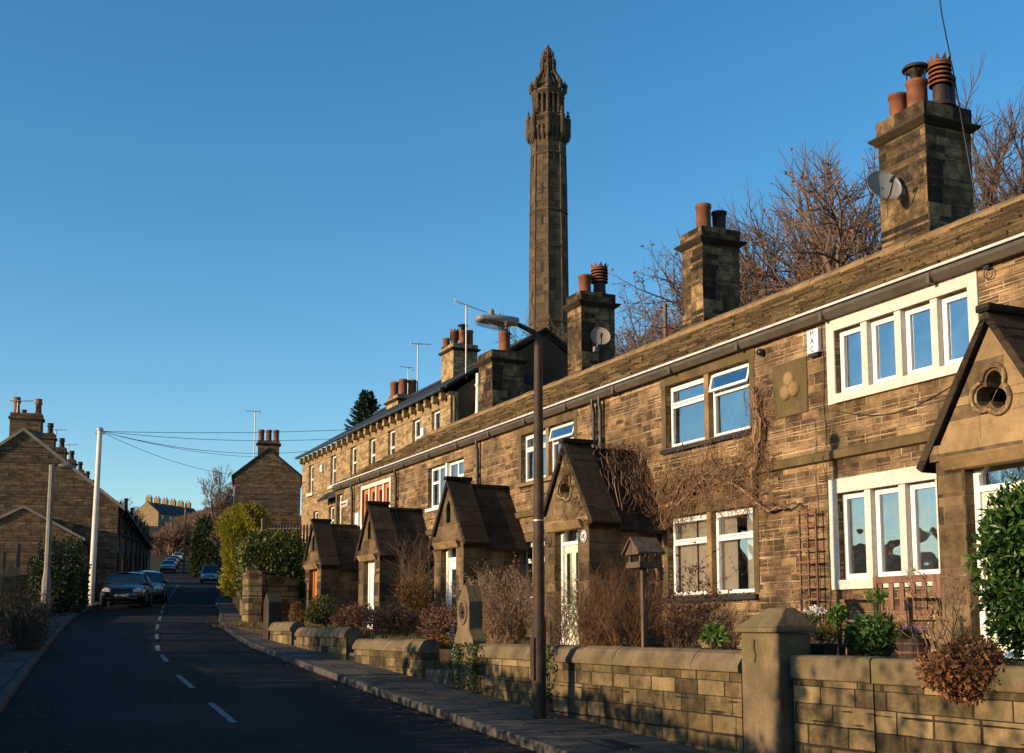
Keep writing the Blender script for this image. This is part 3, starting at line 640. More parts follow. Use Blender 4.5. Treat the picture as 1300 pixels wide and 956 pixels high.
# trefoil plaque between the first pair
pq = MB(); pq.box(XW-.02,XW+.05,13.78,14.58,3.03,3.84)
pl = thing('trefoil_plaque', (XW,14.18,3.4), 'square plaque carved with a trefoil between the two big upstairs windows', 'plaque')
pq.build('panel', M['band'], pl, bev=.01)
tf = MB()
for k in range(3):
    ca = pi/2+k*2*pi/3-.1; tf.lathe([(.115,0),(.11,.035),(.06,.05),(0,.052)], (XW-.02,14.16+.115*cos(ca),3.45+.115*sin(ca)), 14, 0, True, 0, Matrix.Rotation(-pi/2, 3, 'Y'))
tf.build('trefoil', M['lintel'], pl)
# ------------------------------------------------------------------ tall row behind
TX = 15.5; TZ = 8.1; RXT = 19.15; RZT = 10.5
def sash(t, X, yc, z0, z1, w=.85, blue=False, sgn=1):
    fr = MB(); gl = MB()
    frame_light(fr, gl, X+.12*sgn if sgn > 0 else X-.17, yc-w/2, yc+w/2, z0, z1, w=.085, bars=[('h', .5)])
    f = fr.build('window', M['upvc'], t); gl.build('pane', M['glass'], f)
    s = MB(); s.box(X-.09*sgn,X+.1*sgn,yc-w/2-.12,yc+w/2+.12,z0-.14,z0-.002); s.build('sill', M['cream'], f)
def tall_house(y0, y1, label, wy, low, gable=None, zb=-.3, pots=None, ch=None):
    t = thing('tall_terraced_house', (TX, (y0+y1)/2, zb+.3), label, 'house', 'tall terraced houses behind the cottages')
    holes = [(y-.42,y+.42,6.28,7.64) for y in wy]+[(y-.42,y+.42,4.1,5.35) for y in low]
    w = MB(); wall_y(w, TX, y0+.001, y1-.001, zb, TZ, holes, .3); w.box(22.5,22.8,y0,y1,zb,TZ); w.box(TX+.31,22.49,y1-.25,y1-.001,zb,TZ); w.build('wall', M['tall'], t)
    e = MB(); e.box(TX+2,TX+2.1,y0+.26,y1-.26,zb,TZ); e.build('interior_partition', M['dark'], t)
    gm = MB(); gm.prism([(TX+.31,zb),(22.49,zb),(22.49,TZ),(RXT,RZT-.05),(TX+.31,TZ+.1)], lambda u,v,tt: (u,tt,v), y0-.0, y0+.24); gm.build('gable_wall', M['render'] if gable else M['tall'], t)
    if not gable:
        pass
    r = MB()
    for (xe, sg) in ((TX-.3, 1), (23.0, -1)):
        ze = TZ+.02
        a = [(xe,y0,ze),(RXT,y0,RZT),(RXT,y1,RZT),(xe,y1,ze)]
        if sg < 0: a = [a[1],a[0],a[3],a[2]]
        r.hexa([(p[0],p[1],p[2]-.02) for p in a]+[(p[0],p[1],p[2]+.08) for p in a])
    r.box(RXT-.1,RXT+.1,y0,y1,RZT+.05,RZT+.16); r.build('roof', M['blueslate'], t)
    c = MB(); c.box(TX-.06,TX-.002,y0+.002,y1-.002,TZ-.12,TZ-.0); n = int((y1-y0)/.72)
    for i in range(n): yy = y0+(i+.5)*(y1-y0)/n; c.box(TX-.24,TX-.062,yy-.1,yy+.1,TZ-.28,TZ-.0)
    c.build('cornice', M['tall'], t)
    gt = MB(); gt.box(TX-.38,TX-.26,y0+.002,y1-.002,TZ+.0,TZ+.09); gt.build('gutter', M['pipe'], t)
    for y in wy: sash(t, TX, y, 6.28, 7.64, .84)
    for y in low: sash(t, TX, y, 4.1, 5.35, .84)
    if ch:
        x0, x1, a, b, z0, z1 = ch; stack(t, x0, x1, a, b, z0, z1, pots, M['tall'], ledge=.22, slab=False)
    return t
c5 = UX(575.4, 435, 18.6); c6 = UX(505, 500, 18.6)
print('c5', c5, 'c6', c6, UX(562,435,18.6), UX(487,500,18.6), UY(598.5,437,c5.y), UY(516,500,c6.y))
tA = tall_house(38.71, 45.6, 'tall house whose dark blank gable rises behind the chimneys of the cottages', [40.1,42.1,44.9], [], gable=True,
    ch=(18.6,19.7,c5.y,c5.y+1.35,9.6,c5.z), pots=[(18.75,c5.y+1.15,.15,.45,'roll','terra'),(19.0,c5.y+.85,.16,.8,'louvre','terra'),(19.15,c5.y+.3,.16,.9,'cowl','terra'),(19.5,c5.y+.4,.15,.7,'roll','terra')])
tB = tall_house(45.6, 52.0, 'tall house in the middle of the bracket-eaved row with a squat chimney of three pots', [47.3,49.85], [], 
    ch=(18.6,19.7,c6.y,c6.y+1.6,9.6,c6.z), pots=[(18.85,c6.y+1.2,.2,.8,'roll','terra'),(19.0,c6.y+.4,.2,.8,'roll','terra'),(19.45,c6.y+.4,.2,.8,'roll','terra')])
tC = tall_house(52.0, 58.13, 'tall house at the far end of the bracket-eaved row, its lower storey in blue shade', [52.85,56.5], [53.0,55.6])
# white soil pipe on the gable, blue skylight patch
wp = MB(); a = UY(607,474,38.5); b = UY(598,514,38.5)
wp.path([(a.x,38.52,a.z),(a.x,38.52,a.z-.4),(a.x-.05,38.52,4.5)], .075, 10)
for zz in (8.3, 7.3): wp.lathe([(.09,0),(.09,.08)], (a.x-.02,38.52,zz), 10)
wp.build('soil_pipe', M['whitepipe'], tA)
pp = MB(); pp.path([(TX+.1,38.6,TZ-.2),(TX+.1,38.6,3)], .05, 8); pp.build('downpipe', M['lintel'], tA)
wb = MB(); q0 = UY(662,473,38.6); wb.box(q0.x,q0.x+.45,38.64,38.70,q0.z-.35,q0.z); wb.build('gable_window', M['blueslate'], tA)
cpg = MB()
for (xa, za, xb, zb_) in ((TX-.2,TZ+.08,RXT,RZT+.12),(RXT,RZT+.12,22.9,TZ+.08)):
    cpg.hexa([(xa,38.6,za),(xb,38.6,zb_),(xb,38.9,zb_),(xa,38.9,za),(xa,38.6,za+.1),(xb,38.6,zb_+.1),(xb,38.9,zb_+.1),(xa,38.9,za+.1)])
cpg.build('verge_coping', M['dark_stone'], tA)
# porch canopy low at the far house
cn = MB(); cn.hexa([(15.0,50.0,5.55),(15.45,50.0,5.9),(15.45,53.6,5.9),(15.0,53.6,5.55),(15.0,50.0,5.65),(15.45,50.0,6.0),(15.45,53.6,6.0),(15.0,53.6,5.65)]); cn.build('canopy', M['blueslate'], tB)
# ------------------------------------------------------------------ gable-end house further up
GY = 74.0
pL = UY(299,602,GY); pA = UY(341,571,GY); 
def gable_house(label, y0, y1, xl, xr, zb, ze, zr, name='stone_house', az=0, wm='leftwall', group=None, rm='blueslate'):
    t = thing(name, ((xl+xr)/2, y0, zb), label, 'house', group); w = MB(); xm = (xl+xr)/2
    w.prism([(xl,zb),(xr,zb),(xr,ze),(xm,zr),(xl,ze)], lambda u,v,tt: (u,tt,v), y0, y1); w.build('wall', M[wm], t)
    r = MB(); k = (zr-ze)/(xm-xl)
    for sg in (-1, 1):
        e = xm+sg*(xm-xl+.2); z = ze-.2*k
        p = [(e,y0-.06,z+.03),(xm,y0-.06,zr+.03),(xm,y1+.06,zr+.03),(e,y1+.06,z+.03)]
        if sg > 0: p = [p[1],p[0],p[3],p[2]]
        r.hexa(p+[(a,b,c+.12) for a,b,c in p])
    r.build('roof', M[rm], t); return t
hw_ = pA.x-pL.x
print('gable', pL, pA)
gh = gable_house('lone stone house with a blank gable left of the tall row', GY, GY+9, pL.x, pL.x+2*hw_, 1.5, pL.z, pA.z, az=0); gh.rotation_euler.z = -radians(13)
a = UY(337,571,GY+.4)
stack(gh, a.x-.55, a.x+.75, GY+.02, GY+.7, pA.z-.8, pA.z+.55, [(a.x-.35,GY+.35,.17,.75,'roll','terra'),(a.x+.1,GY+.35,.17,.75,'roll','terra'),(a.x+.55,GY+.35,.17,.75,'roll','terra')], M['leftwall'], ledge=.18, slab=False)
wf = MB(); wf.box(pL.x-.06,pL.x-.005,GY+1.2,GY+2.2,pL.z-1.9,pL.z-.5); w_ = wf.build('window', M['upvc'], gh); gl = MB(); gl.box(pL.x-.07,pL.x-.062,GY+1.3,GY+2.1,pL.z-1.8,pL.z-.6); gl.build('pane', M['glass'], w_)
# ------------------------------------------------------------------ left terrace (row of houses in shade)
AZ = radians(10.2); U = Vector((sin(AZ), cos(AZ), 0)); V = Vector((-cos(AZ), sin(AZ), 0))
P0 = Vector((UY(150,645,58).x, 58, 0)); kk = P0.dot(U)
pe = UN(150,642,U,kk); pr_ = UN(30,547,U,kk); half = (pr_-pe).dot(V)
for i_ in range(4): q_ = P0+U*(i_*5.6+.45)+V*half+Vector((0,0,pr_.z+.7)); print('stk', i_, 650+F*q_.dot(RT)/q_.dot(FWD), PY0-F*q_.dot(UPV)/q_.dot(FWD))
print('left row eave', pe, 'ridge', pr_, half)
def LW(a, b, z): return P0+U*a+V*b+Vector((0,0,z))       # along, leftward, height
nh = 7; Lh = 5.6
for i in range(nh):
    a0 = i*Lh; zg = base(58+a0); dz = i*.08; ze = pe.z+dz; zr = pr_.z+dz; zb = zg-1
    labels = ['end house of the shaded left-hand terrace, its broad stone gable facing the camera', 'second house of the shaded left-hand terrace, behind the sale board', 'third house up the shaded left-hand terrace', 'fourth house up the shaded left-hand terrace','fifth house up the shaded left-hand terrace','sixth house up the shaded left-hand terrace','far end house of the shaded left-hand terrace']
    t = thing('terraced_house', LW(a0, half, zg), labels[i], 'house', 'houses of the shaded left-hand terrace')
    w = MB(); f = lambda u,v,tt: LW(tt,u,v)
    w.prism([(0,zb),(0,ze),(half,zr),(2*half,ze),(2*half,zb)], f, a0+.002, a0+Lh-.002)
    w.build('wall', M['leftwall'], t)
    r = MB()
    for sg in (-1, 1):
        b0 = half+sg*(half+.25); zz = ze-.25*(zr-ze)/half; s0 = -.08 if i == 0 else 0.003
        p = [LW(a0+s0,b0,zz+.02),LW(a0+Lh,b0,zz+.02),LW(a0+Lh,half,zr+.02),LW(a0+s0,half,zr+.02)]
        if sg < 0: p = p[::-1]
        r.hexa(p+[q+Vector((0,0,.13)) for q in p])
    r.build('roof', M['blueslate'], t)
    if i == 0:
        c = MB()
        for sg in (-1, 1):
            b0 = half+sg*(half+.28); zz = ze-.28*(zr-ze)/half
            p = [LW(-.1,b0,zz),LW(-.02,b0,zz),LW(-.02,half,zr),LW(-.1,half,zr)]
            if sg < 0: p = p[::-1]
            c.hexa(p+[q+Vector((0,0,.16)) for q in p])
        c.build('verge_coping', M['concrete'], t)
    # windows and door on the street front (b = 0 side, facing -V)
    for (da, z0, z1, ww) in ((1.3,.9,2.3,1.1),(1.3,3.4,4.7,1.1),(4.2,3.4,4.7,.9)):
        fr = MB(); gl = MB(); c0 = LW(a0+da, -.03, zg+z0)
        nz_ = (z1-z0)
        def bx(mb, u0, u1, v0, v1, d0, d1):
            p = [LW(a0+da+u, -d, zg+z0+v) for d in (d0, d1) for (u, v) in ((u0,v0),(u1,v0),(u1,v1),(u0,v1))]; mb.hexa([p[0],p[1],p[2],p[3],p[4],p[5],p[6],p[7]])
        for (u0,u1,v0,v1) in ((-ww/2,-ww/2+.08,0,nz_),(ww/2-.08,ww/2,0,nz_),(-ww/2+.08,ww/2-.08,0,.08),(-ww/2+.08,ww/2-.08,nz_-.08,nz_),(-ww/2+.08,ww/2-.08,nz_*.5-.03,nz_*.5+.03)): bx(fr,u0,u1,v0,v1,.01,.06)
        bx(fr,-ww/2-.1,ww/2+.1,-.12,-.01,.01,.14)
        bx(gl,-ww/2+.08,ww/2-.08,.08,nz_-.08,.012,.025)
        o = fr.build('window', M['oldwood'], t); gl.build('pane', M['plastic'], o)
    d = MB(); bx_ = [LW(a0+4.2+u, -dd, zg+v) for dd in (.01,.06) for (u, v) in ((-.45,.1),(.45,.1),(.45,2.2),(-.45,2.2))]; d.hexa(bx_); d.build('door', M['plastic'] if i%2 else M['doorwood'], t)
    gt = MB(); gt.path([LW(a0,-.3,ze-.12),LW(a0+Lh,-.3,ze-.12)], .07, 8); gt.build('gutter', M['pipe'], t)
    dp = MB(); dp.path([LW(a0+.4,-.28,ze-.1),LW(a0+.4,-.1,ze-.5),LW(a0+.4,-.1,zg)], .05, 8); dp.build('downpipe', M['pipe'], t)
    # eave-level soil vent
    sv = MB(); sv.path([LW(a0+Lh*.5,-.2,ze-.3),LW(a0+Lh*.5,-.2,ze+.55)], .07, 8); sv.lathe([(.1,0),(.1,.1)], LW(a0+Lh*.5,-.2,ze+.52), 8); sv.build('vent_pipe', M['pipe'], t)
    # chimney across the ridge
    def chim(ac, bc, la, lb, z0, z1, pl_):
        m = MB()
        def bb(mb, e, za, zb2):
            p = [LW(ac+sa*(la/2+e), bc+sb*(lb/2+e), za) for sa, sb in ((-1,-1),(1,-1),(1,1),(-1,1))]; q = [v+Vector((0,0,zb2-za)) for v in p]; p = p[::-1]; q = q[::-1]; mb.hexa(p+q)
        bb(m, 0, z0, z1-.3); bb(m, .07, z1-.3, z1-.18); bb(m, .0, z1-.18, z1)
        o = m.build('chimney_stack', M['leftwall'], t, bev=.02)
        for (pa, pb, h, r_) in pl_:
            pm = MB(); c = LW(ac+pa, bc+pb, z1-.01)
            pm.lathe([(r_*1.15,0),(r_,h*.12),(r_*.85,h*.6),(r_*1.2,h*.68),(r_*1.2,h*.78),(r_*.95,h*.82),(r_*1.1,h),(r_*.8,h)], c, 12); pm.build('chimney_pot', M['terra'] if i == 0 else M['darkpot'], o)
    if i == 0: chim(.45, half-.05, .75, 1.35, zr-1.0, zr+.85, [(0,-.48,.72,.14),(0,.45,.76,.14),(0,.12,.2,.1)])
    else: chim(a0+.45, half-.05, .75, 1.3, zr-1.0, zr+.72, [(0,-.4,.55,.14),(0,.4,.55,.14)])
# small outbuilding with coped gable in front of the end house
q1 = UN(30,645,U,kk-3); q2 = UN(105,687,U,kk-3); hb = (q1-q2).dot(V); kb_ = (q2-P0).dot(V)
zg = base(55)-1
ob = thing('stone_outbuilding', LW(-3, kb_+hb, zg+1), 'small stone outbuilding with a pale coped gable in front of the left terrace end', 'outbuilding')
w = MB(); w.prism([(kb_,zg),(kb_,q2.z),(kb_+hb,q1.z),(kb_+2*hb,q2.z),(kb_+2*hb,zg)], lambda u,v,tt: LW(tt,u,v), -3, -.12); w.build('wall', M['leftwall'], ob)
c = MB()
for sg in (-1, 1):
    b0 = kb_+hb+sg*(hb+.1); p = [LW(-3.08,b0,q2.z),LW(-2.8,b0,q2.z),LW(-2.8,kb_+hb,q1.z),LW(-3.08,kb_+hb,q1.z)]
    if sg < 0: p = p[::-1]
    c.hexa(p+[q+Vector((0,0,.12)) for q in p])
c.build('coping', M['concrete'], ob)
r = MB()
for sg in (-1, 1):
    b0 = kb_+hb+sg*(hb+.1); p = [LW(-2.79,b0,q2.z-.05),LW(-.1,b0,q2.z-.05),LW(-.1,kb_+hb,q1.z-.05),LW(-2.79,kb_+hb,q1.z-.05)]
    if sg < 0: p = p[::-1]
    r.hexa(p+[q+Vector((0,0,.1)) for q in p])
r.build('roof', M['blueslate'], ob)
# lower dark buildings further up the street on the left
lb = gable_house('low dark building with a white van-height window past the left-hand terrace', 106, 120, 9.0, 15.4, 2.0, 7.3, 8.9, name='low_building')
lb['label'] = 'low dark building just past the far end of the left-hand terrace'
lb2 = gable_house('pale-roofed shed beyond', 146, 154, 16.4, 21.2, 3.5, 10.0, 11.4, name='low_building')
lb2['label'] = 'low shed with a pale lit roof, behind the low dark building up the street'
# ------------------------------------------------------------------ far row of houses on the hill
fU = Vector((sin(radians(38)), cos(radians(38)), 0)); fV = Vector((-cos(radians(38)), sin(radians(38)), 0)); fp0 = UY(201,656,405); fp0.z = 0
labs = ['far hillside house at the left end, its gable lit by the sun', 'far hillside house next to the sunlit gable', 'third far hillside house from the sunlit gable', 'fourth far hillside house from the sunlit gable', 'fifth far hillside house from the sunlit gable', 'far hillside house at the right end, half hidden by trees']
for i in range(6):
    a0 = i*5.2; f = lambda u, v, tt: fp0+fU*tt+fV*u+Vector((0,0,v)); zb = 28; ze = 36.6+i*.12; zr = ze+3.4; W_ = 8.4
    t = thing('hillside_house', f(W_/2, 31, a0), labs[i], 'house', 'row of houses on the far hill')
    w = MB(); w.prism([(0,zb),(0,ze),(W_/2,zr),(W_,ze),(W_,zb)], f, a0+.01, a0+5.19); w.build('wall', M['tall'], t)
    r = MB()
    for sg in (-1, 1):
        e = W_/2+sg*(W_/2+.3); p = [f(e,ze-.25,a0-.02),f(e,ze-.25,a0+5.18),f(W_/2,zr+.02,a0+5.18),f(W_/2,zr+.02,a0-.02)]
        if sg < 0: p = p[::-1]
        r.hexa(p+[v+Vector((0,0,.2)) for v in p])
    r.build('roof', M['blueslate'], t)
    c = MB(); c.obox(f(W_/2,zr+.5,a0+1.2), fU*.55, fV*.95, Vector((0,0,1.3))); co_ = c.build('chimney_stack', M['tall'], t)
    for k in (-.5, .5): pm = MB(); pm.lathe([(.2,0),(.16,.7)], f(W_/2+k,zr+1.8,a0+1.2), 8); pm.build('chimney_pot', M['terra'], co_)
    c = MB(); c.obox(f(-.03,ze-1.4,a0+2.6), fU*.5, fV*.05, Vector((0,0,.6))); w_ = c.build('window', M['upvc'], t)
# ------------------------------------------------------------------ Wainhouse-like folly tower
D = 165.0
tc = ray(697, 430); tc = tc*(D/sqrt(tc.x**2+tc.y**2)); TC = Vector((tc.x, tc.y, 0)); 
def ZT(py): 
    d = ray(697, py); return d.z*D/sqrt(d.x**2+d.y**2)
dep = TC.dot(FWD); mpp = (TC+Vector((0,0,ZT(250)))).dot(FWD)/F
print('tower', TC, ZT(58), ZT(430), mpp, gz(TC.x,TC.y))
tw = thing('stone_tower', (TC.x, TC.y, gz(TC.x,TC.y)), 'tall slender octagonal stone tower with an ornate columned crown', 'tower')
ph = atan2(-TC.y, -TC.x)   # towards the camera
ph0 = ph-.02
def octr(px_half): return px_half*mpp/.96
sh = MB(); sh.lathe([(octr(27),gz(TC.x,TC.y)-2-0),(octr(23.8),ZT(430)),(octr(21.6),ZT(235)),(octr(20.4),ZT(178))], (TC.x,TC.y,0), 8, 0, False, ph0); so = sh.build('shaft', M['tower'], tw)
cr_ = MB()
for k in range(8):
    a = ph0+k*pi/4
    cr_.path([(TC.x+cos(a)*octr(23.9), TC.y+sin(a)*octr(23.9), ZT(430)-8),(TC.x+cos(a)*octr(21.7), TC.y+sin(a)*octr(21.7), ZT(235)),(TC.x+cos(a)*octr(20.5), TC.y+sin(a)*octr(20.5), ZT(180))], .13, 6)
cr_.build('corner_rib', M['tower'], so)
for py, e in ((272,1.6),(318,.6),(412,.9),(200,.8)):
    rr = octr(21.6+(py-235)*.0115)+.05; bd = MB()
    bd.lathe([(rr,ZT(py)-.2),(rr+e*mpp,ZT(py)-.05),(rr+e*mpp,ZT(py)+.1),(rr,ZT(py)+.2)], (TC.x,TC.y,0), 8, 0, False, ph0); bd.build('string_band', M['tower'], so)
sl2 = MB()
for k in range(8):
    a = ph0+pi/8+k*pi/4; n = Vector((cos(a), sin(a), 0)); tt = Vector((-sin(a), cos(a), 0))
    for py in (245, 285, 345, 380, 208):
        if (k+int(py)) % 2: continue
        rr = octr(21.6+(py-235)*.0115)*cos(pi/8)
        sl2.obox(Vector((TC.x,TC.y,ZT(py)))+n*(rr+.02), tt*.18, n*.06, Vector((0,0,.75)))
sl2.build('slit_window', M['dark'], so)
bal = MB(); c0 = (TC.x,TC.y,0)
bal.lathe([(octr(20.2),ZT(196)),(octr(20.8),ZT(190)),(octr(21.5),ZT(181)),(octr(24.5),ZT(174)),(octr(24.3),ZT(168)),(octr(24.7),ZT(166)),(octr(24.7),ZT(163))], c0, 8, 0, False, ph0)
for k in range(24):
    a = ph0+k*2*pi/24; kx = 24.2*(1-.04*(k%3 != 0)); bal.path([(TC.x+cos(a)*octr(kx-2.5),TC.y+sin(a)*octr(kx-2.5),ZT(184)),(TC.x+cos(a)*octr(kx+.2),TC.y+sin(a)*octr(kx+.2),ZT(167))], [.12,.28], 5)
for k in range(8):
    a0 = ph0+k*pi/4; a1 = a0+pi/4
    A = Vector((TC.x+cos(a0)*octr(24.3),TC.y+sin(a0)*octr(24.3),0)); B = Vector((TC.x+cos(a1)*octr(24.3),TC.y+sin(a1)*octr(24.3),0))
    for j in range(8): q = A.lerp(B, j/8); bal.path([q+Vector((0,0,ZT(163))), q+Vector((0,0,ZT(155)))], .09, 4)
    for zz in (ZT(154.5), ZT(162)): bal.path([A+Vector((0,0,zz)), B+Vector((0,0,zz))], .15, 4)
    bal.path([A+Vector((0,0,ZT(182))), A+Vector((0,0,ZT(175))), A+Vector((0,0,ZT(155)))], [.1,.4,.42], 6)
    bal.lathe([(.45,ZT(155)),(.5,ZT(153)),(.18,ZT(151)),(.34,ZT(149)),(.08,ZT(146)),(.22,ZT(144.5)),(0,ZT(141))], (A.x,A.y,0), 6)
bal.build('balcony', M['tower'], tw)
cl = MB(); cl.lathe([(octr(10),ZT(163)),(octr(10),ZT(118))], c0, 8, 0, False, ph0)
cl.lathe([(octr(20),ZT(163)),(octr(20),ZT(150)),(octr(19),ZT(148.5))], c0, 8, 0, False, ph0)
for k in range(16):
    a = ph0+k*pi/8; rr = octr(17.6)*(1 if k%2 == 0 else .95); b_ = .27 if k%2 == 0 else .2
    cl.lathe([(b_*1.4,ZT(149.5)),(b_,ZT(147)),(b_,ZT(127)),(b_*1.5,ZT(124.5))], (TC.x+cos(a)*rr,TC.y+sin(a)*rr,0), 8)
cl.build('colonnade', M['tower'], tw)
cw = MB(); cw.lathe([(octr(17.5),ZT(125.5)),(octr(19),ZT(124)),(octr(21.5),ZT(121)),(octr(21.5),ZT(119)),(octr(18),ZT(117)),(octr(16),ZT(112)),(octr(13),ZT(108)),(octr(12),ZT(106.5))], c0, 8, 0, False, ph0)
for k in range(8):
    a = ph0+k*pi/4
    cw.lathe([(.35,ZT(119)),(.4,ZT(112)),(.5,ZT(110)),(.15,ZT(107)),(0,ZT(102))], (TC.x+cos(a)*octr(20.5),TC.y+sin(a)*octr(20.5),0), 6)
    pts = [(20,ZT(113)),(17,ZT(107)),(15.5,ZT(102)),(12,ZT(97)),(9,ZT(91)),(8.5,ZT(84))]
    cw.path([(TC.x+cos(a)*octr(r_),TC.y+sin(a)*octr(r_),z_) for r_, z_ in pts], [.26,.24,.22,.2,.17,.15], 6)
    a2 = a+pi/8; cw.path([(TC.x+cos(a2)*octr(r_*.85),TC.y+sin(a2)*octr(r_*.85),z_) for r_, z_ in pts], [.13]*6, 5)
cw.lathe([(octr(4),ZT(107)),(octr(3.4),ZT(86))], c0, 8)
cw.lathe([(octr(5.5),ZT(88)),(octr(8),ZT(86)),(octr(9),ZT(84)),(octr(8.4),ZT(82)),(octr(5.8),ZT(80)),(octr(5.6),ZT(75)),(octr(7.2),ZT(74)),(octr(7),ZT(72.5)),(octr(4.4),ZT(70)),(octr(3.6),ZT(64)),(octr(3.9),ZT(62)),(octr(2),ZT(60)),(octr(1.2),ZT(57))], c0, 8, 0, False, ph0)
for k in range(8):
    a = ph0+k*pi/4; cw.lathe([(.2,ZT(84)),(.24,ZT(79)),(.1,ZT(76)),(0,ZT(73))], (TC.x+cos(a)*octr(8.6),TC.y+sin(a)*octr(8.6),0), 5); cw.lathe([(.14,ZT(73)),(.18,ZT(69)),(0,ZT(64.5))], (TC.x+cos(a)*octr(6.4),TC.y+sin(a)*octr(6.4),0), 5)
cw.build('crown', M['tower'], tw)
# ------------------------------------------------------------------ gardens and garden walls
gs = MB(); yy = [2+i*.7 for i in range(51)]; xx = [7.2+i*.38 for i in range(11)]; q = random.Random(4)
vs = [(x, y, gar(y)+q.uniform(-.03,.05)-(.0 if i > 0 else .05)) for y in yy for i, x in enumerate(xx)]
gs.add(vs, [(j*11+i, j*11+i+1, (j+1)*11+i+1, (j+1)*11+i) for j in range(50) for i in range(10)], 0, True)
for j in range(50): gs.quad((7.2,yy[j],gar(yy[j])-1.2),(7.2,yy[j+1],gar(yy[j+1])-1.2),(7.2,yy[j+1],gar(yy[j+1])+.0),(7.2,yy[j],gar(yy[j])+.0))
gs.quad((7.2,37,-1),(11,37,-1),(11,37,.0),(7.2,37,.0)); gs.quad((7.2,2,-2),(11,2,-2),(11,2,-.3),(7.2,2,-.3))
struct(gs.build('garden_ground', M['soil']))
def garden_wall(y0, y1, zt, label, x=6.9, cope='round', th=.3, wob=.012):
    zb = base(y0)-.3; t = thing('garden_wall', (x+th/2, (y0+y1)/2, base((y0+y1)/2)+.1), label, 'wall', 'low stone walls along the front gardens')
    w = MB(); w.box(x,x+th,y0,y1,zb,zt-.2); w.build('wall_body', M['lowwall'], t)
    c = MB(); n = max(1, round((y1-y0)/.85)); q = random.Random(int(y0*7))
    for i in range(n):
        a = y0+(y1-y0)*i/n+(.004 if i else 0); b = y0+(y1-y0)*(i+1)/n-(.004 if i < n-1 else 0); d = q.uniform(-wob,wob)
        prof = [(-.04,-.199),(-.04,-.14),(.03,-.03),(.1,0),(th-.06,0),(th+.03,-.14),(th+.03,-.199)] if cope == 'round' else [(-.03,-.2+.001),(-.03,-.02),(0,0),(th,0),(th+.03,-.02),(th+.03,-.2+.001)]
        c.prism([(u,v+d+.0 if v > -.15 else v) for u, v in prof], lambda u,v,tt: (x+u,tt,zt+v), a, b)
    c.build('coping', M['coping'], t, bev=.012)
    return t
garden_wall(26.5, 28.45, .09, 'short far length of low garden wall, next to the little pointed gate pier')
garden_wall(22.45, 26.1, -.02, 'rounded-coping garden wall in front of the green and orange clipped bushes')
garden_wall(18.4, 21.95, -.22, 'garden wall with a rounded coping left of the carved gate pier')
garden_wall(9.76, 16.22, -.24, 'long mossy garden wall behind the street lamp')
garden_wall(8.05, 9.1, -.27, 'flat-topped shaded low wall right of the big gate pier', x=7.0, cope='flat')
garden_wall(2.2, 7.95, -.27, 'low wall the dead brown hydrangea spills over, at the right', x=6.93, cope='flat')
def steps(y0, y1, zt):
    s = MB()
    for i in range(3): s.box(6.95+.3*i,7.3+.3*i if i < 2 else 9.4,y0,y1,base(y0)-.1,base(y0)+.15+(zt-base(y0)-.15)*(i+1)/3)
    struct(s.build('garden_path', M['pave'], bev=.015))
steps(17.25, 18.35, -.33); steps(26.12, 26.48, -.1); steps(22.0, 22.4, -.28)
# big hipped gate pier
gp_ = thing('gate_pier', (7.1, 9.44, base(9.4)+.1), 'big square stone gate pier with a hipped cap, cracked on its street face', 'gate pier')
p = MB(); p.box(6.88,7.26,9.16,9.73,base(9)-.2,-.06); p.build('shaft', M['coping'], gp_, bev=.02)
p = MB(); x0,x1,y0,y1 = 6.84,7.30,9.12,9.77; zt = .17
p.hexa([(x0,y0,-.058),(x1,y0,-.058),(x1,y1,-.058),(x0,y1,-.058),(x0,y0,-.01),(x1,y0,-.01),(x1,y1,-.01),(x0,y1,-.01)])
p.hexa([(x0,y0,-.009),(x1,y0,-.009),(x1,y1,-.009),(x0,y1,-.009),(7.02,9.22,zt),(7.14,9.22,zt),(7.14,9.48,zt),(7.02,9.48,zt)]); p.build('cap', M['coping'], gp_, bev=.012)
p = MB(); p.path([(6.876,9.5,-.12),(6.876,9.52,-.2),(6.876,9.49,-.26),(6.876,9.51,-.34)], .007, 4); p.build('crack', M['dark'], gp_)
# carved pier with oculus (pointed, slanting top)
cp_ = thing('gate_pier', (7.1, 16.75, base(16.7)+.1), 'carved stone gate pier with a round quatrefoil hollow and a slanting top, entwined by ivy', 'gate pier')
prof = [(16.38,base(16)-.2),(17.1,base(16)-.2),(17.1,-.2),(16.98,-.05),(16.98,.36),(16.86,.46),(16.76,.60),(16.64,.60),(16.52,.36),(16.52,-.05),(16.38,-.2)]
p = MB(); p.prism([(a,b) for a,b in prof], lambda u,v,tt: (tt,u,v), 6.93, 7.14); p.build('shaft', M['coping'], cp_, bev=.02)
p = MB(); c0 = (16.75,.2)
p.path([(6.925,c0[0]+.14*cos(t_),c0[1]+.16*sin(t_)) for t_ in [2*pi*j/20 for j in range(21)]], .025, 6, cap=False)
p.build('moulding', M['coping'], cp_)
p = MB()
for k in range(4):
    an = pi/4+k*pi/2; p.lathe([(.058,0),(.058,.012)], (6.932,c0[0]+.055*cos(an),c0[1]+.06*sin(an)), 10, 0, True, 0, Matrix.Rotation(-pi/2,3,'Y'))
p.build('quatrefoil', M['dark_stone'], cp_)
# small far pier
u = UX(341,790,6.9)
fp = thing('gate_pier', (7.05, u.y+.25, base(u.y)), 'small pointed stone gate pier at the far end of the garden wall', 'gate pier')
p = MB(); a, b = u.y+.1, u.y+.62; zt = UX(341,752,6.9).z
p.prism([(a,base(a)-.2),(b,base(a)-.2),(b,zt-.22),((a+b)/2,zt),(a,zt-.22)], lambda u_,v,tt: (tt,u_,v), 6.92, 7.25); p.build('shaft', M['dark_stone'], fp, bev=.02)
